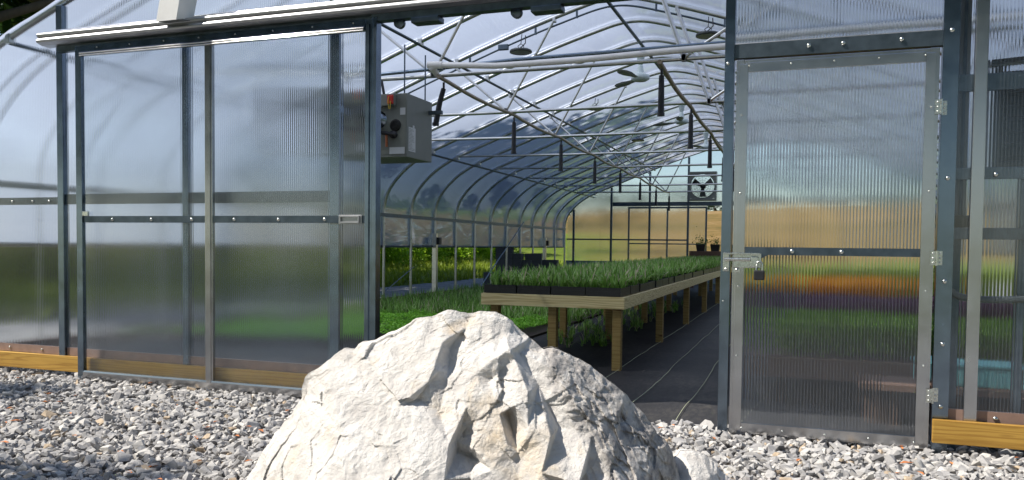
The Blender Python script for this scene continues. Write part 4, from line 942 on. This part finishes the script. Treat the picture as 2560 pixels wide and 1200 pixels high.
# ------------------------------------------------------------------ concrete blocks left outside
def block_mesh():
    mb = MB(); mb.box(-.2, .2, -.1, -.065, 0, .19, .004); mb.box(-.2, .2, .065, .1, 0, .19, .004)
    for x in (-.2, -.0175, .165): mb.box(x, x+.035, -.0648, .0648, .002, .188)
    return mb.data('block', 'concrete_block')
BM = block_mesh()
def blk(px, y, rowsn, lab, x=-8.6, rz=0):
    p_ = None
    q_ = at(px, 650, 1, y)
    for k in range(rowsn):
        o = link('concrete_block', BM); o.location = (q_[0], y, .03+k*.195); o.rotation_euler = (0, 0, rz+.04*(k % 2)); o.scale = (1.25, 1.3, 1)
        pos = 'topmost' if k == rowsn-1 else ('lowest' if k == 0 else f'{["", "second", "third", "fourth", "fifth", "sixth"][k]} from the bottom')
        tag(o, f'dark concrete block, {pos} in the {lab}', 'block', 'concrete blocks stacked by the left side')
blk(1262, 17.5, 6, 'leftmost tall stack', rz=.1); blk(1286, 17.6, 5, 'second stack from the left'); blk(1310, 17.7, 4, 'middle stack'); blk(1334, 17.9, 5, 'fourth stack from the left', rz=.2); blk(1375, 18.6, 4, 'stack nearest the end wall'); blk(1232, 17.5, 2, 'low stack at the far left')

# ------------------------------------------------------------------ trees and shrubs
def tree_mesh(seed, H, R_, nleaf, size, mat, trunk=True, squash=1.0, base=.28):
    r = np.random.default_rng(seed); tips = []; mb = MB()
    mb.tube([(0, 0, -.3), (.05*H*.1, 0, H*.25), (r.normal(0, .1), r.normal(0, .1), H*.55), (r.normal(0, .2), r.normal(0, .2), H*.85)], [H*.024, H*.018, H*.011, H*.003], 9)
    for k in range(16):
        z = H*(base+.55*k/16); a = k*2.4+r.normal(0, .3); L = R_*(1.0-.45*(k/16))*r.uniform(.75, 1.1)
        p0 = np.array([0, 0, z]); p2 = np.array([math.cos(a)*L, math.sin(a)*L, z+L*r.uniform(.25, .7)]); p1 = (p0+p2)/2+np.array([0, 0, -.08*L])
        mb.tube([p0, p1, p2], [H*.008, H*.005, H*.002], 6); tips += [p2, p1*.4+p2*.6, p2+r.normal(0, .25*R_, 3)]
    tips += [np.array([r.normal(0, .3*R_), r.normal(0, .3*R_), H*r.uniform(.7, .97)]) for _ in range(14)]
    tips = np.array(tips); cl = r.integers(0, len(tips), nleaf); cs = R_*r.uniform(.16, .34, len(tips))
    d = r.normal(0, 1, (nleaf, 3)); d /= np.linalg.norm(d, axis=1)[:, None]; d *= (r.uniform(0, 1, nleaf)**.45)[:, None]
    C = tips[cl]+d*cs[cl][:, None]*np.array([1, 1, .7]); ct = r.uniform(.25, .75, len(tips))[cl]
    V1, F1, T1 = leaves(C, size, seed, .8, ct)
    return mb.data('trunk', 'bark'), big_mesh('crown', V1, F1, mat, T1)
def bush_mesh(seed, R_, H, nleaf, size, mat):
    r = np.random.default_rng(seed); k = 26; c = np.stack([r.normal(0, .5*R_, k), r.normal(0, .4*R_, k), r.uniform(.1, .8, k)*H], -1); cl = r.integers(0, k, nleaf)
    d = r.normal(0, 1, (nleaf, 3)); d /= np.linalg.norm(d, axis=1)[:, None]; d *= (r.uniform(0, 1, nleaf)**.5)[:, None]
    C = c[cl]+d*R_*.33; C[:, 2] = np.abs(C[:, 2]); V1, F1, T1 = leaves(C, size, seed, .8, r.uniform(.2, .8, k)[cl]); return big_mesh('foliage', V1, F1, mat, T1)
TR = [tree_mesh(s, 14, 4.6, 15000, .17, 'tree_leaf') for s in (1, 2, 3)]
def hz(x, y): return float(hill_h(np.array([float(x)]), np.array([float(y)]))[0])
def tree(x, y, sc, k, label, rz=0, group=None):
    t = thing('broadleaf_tree', label, 'tree', (x, y, hz(x, y)-.05), rz, group); t.scale = (sc, sc, sc)
    link('trunk', TR[k][0], t); link('crown', TR[k][1], t); return t
for i, (x, y, sc) in enumerate(((-22, -3, .9), (-23, 1.5, .85), (-20.5, 1.5, .7))):  # unseen trees added to shade the meadow on the left
    tree(x, y, sc, i, ['tall leafy tree on the left bank nearest the yard', 'tallest leafy tree on the left bank beside the yard', 'small leafy tree on the left bank beside the yard'][i], i*2.1, g_ if 'g_' in globals() else 'trees behind the left side of the greenhouse')
tree(-18.2, 6.6, 1.3, 0, 'tall tree whose dark leaves show at the top left corner', .5)
g_ = 'trees behind the left side of the greenhouse'
for i, (x, y, sc) in enumerate(((-18.5, 10.5, 1.42), (-17.5, 14.8, 1.35), (-18.5, 18.6, 1.15), (-44, 34, 1.1), (-46, 46, 1.3), (-38, 58, 1.0))):
    tree(x, y, sc, i % 3, f'large leafy tree blurred behind the left film, {ORD[i]} from the front', i*1.3, g_)
tree(-9.0, -5.75, .5, 1, 'leafy tree left of the yard shading the near gravel', 1.0)
for i in range(13):
    x = -110+i*8.5+random.uniform(-1.5, 1.5); y = 232+random.uniform(-8, 14)
    tree(x, y, random.uniform(.45, .8)*(1.25 if x < -70 else 1), i % 3, f'distant green tree on the crest of the tan hill, {ORD[i]} from the left', random.uniform(0, 6), 'trees along the hill crest')
for i, (x, y, sc) in enumerate(((-44, -20, 1.0), (-35, -24, 1.1), (-26, -23, 1.0), (-17, -25, 1.15), (-9, -23, 1.0), (0, -25, 1.1), (9, -23, 1.05), (18, -25, 1.1), (27, -22, 1.0), (36, -20, 1.1), (-21, -31, 1.3), (5, -32, 1.3), (-31, -30, 1.3), (-13, -29, 1.3), (-4, -29, 1.3), (13, -29, 1.3), (22, -30, 1.3))):  # unseen trees added behind the camera to darken metal and panel reflections
    tree(x, y, sc*1.25, i % 3, f'leafy tree of the row across the yard, {ORD[i]} from its left end', i*1.1, 'trees across the yard')
tree(at(1500, 600, 1, 50)[0], 50, .34, 2, 'dark tree standing on the hillside behind the far end wall', .2)
BU = [bush_mesh(s, 1.9, 2.4, 8000, .075, 'shrub_leaf') for s in (11, 12, 13)]+[bush_mesh(14, 1.6, 2.2, 6000, .075, 'dark_shrub_leaf')]
k = 0
for i in range(30):
    y = 4+i*1.55+random.uniform(-.5, .5); x = -17.5-random.uniform(0, 2.4)-(i % 3)*1.5
    t = thing('shrub', f'sunlit leafy shrub on the bank seen under the side curtain, {ORD[i]} from the front', 'shrub', (x, y, hz(x, y)-.1), random.uniform(0, 6), 'shrubs on the green bank')
    s_ = random.uniform(.8, 1.3); t.scale = (s_, s_, s_); link('foliage', BU[3 if i % 5 == 2 else i % 3], t)
V1, F1, T1 = blades(30000, -19, -11.1, 4, 40, .12, .40, .03, .6, 77, 2, .0, 8, .04)
V1[:, 2] += hill_h(V1[:, 0], V1[:, 1])-.03
tag(link('meadow_grass', big_mesh('meadow_grass', V1, F1, 'meadow', T1)), 'sunlit green grass beyond the left gravel strip', kind='stuff')
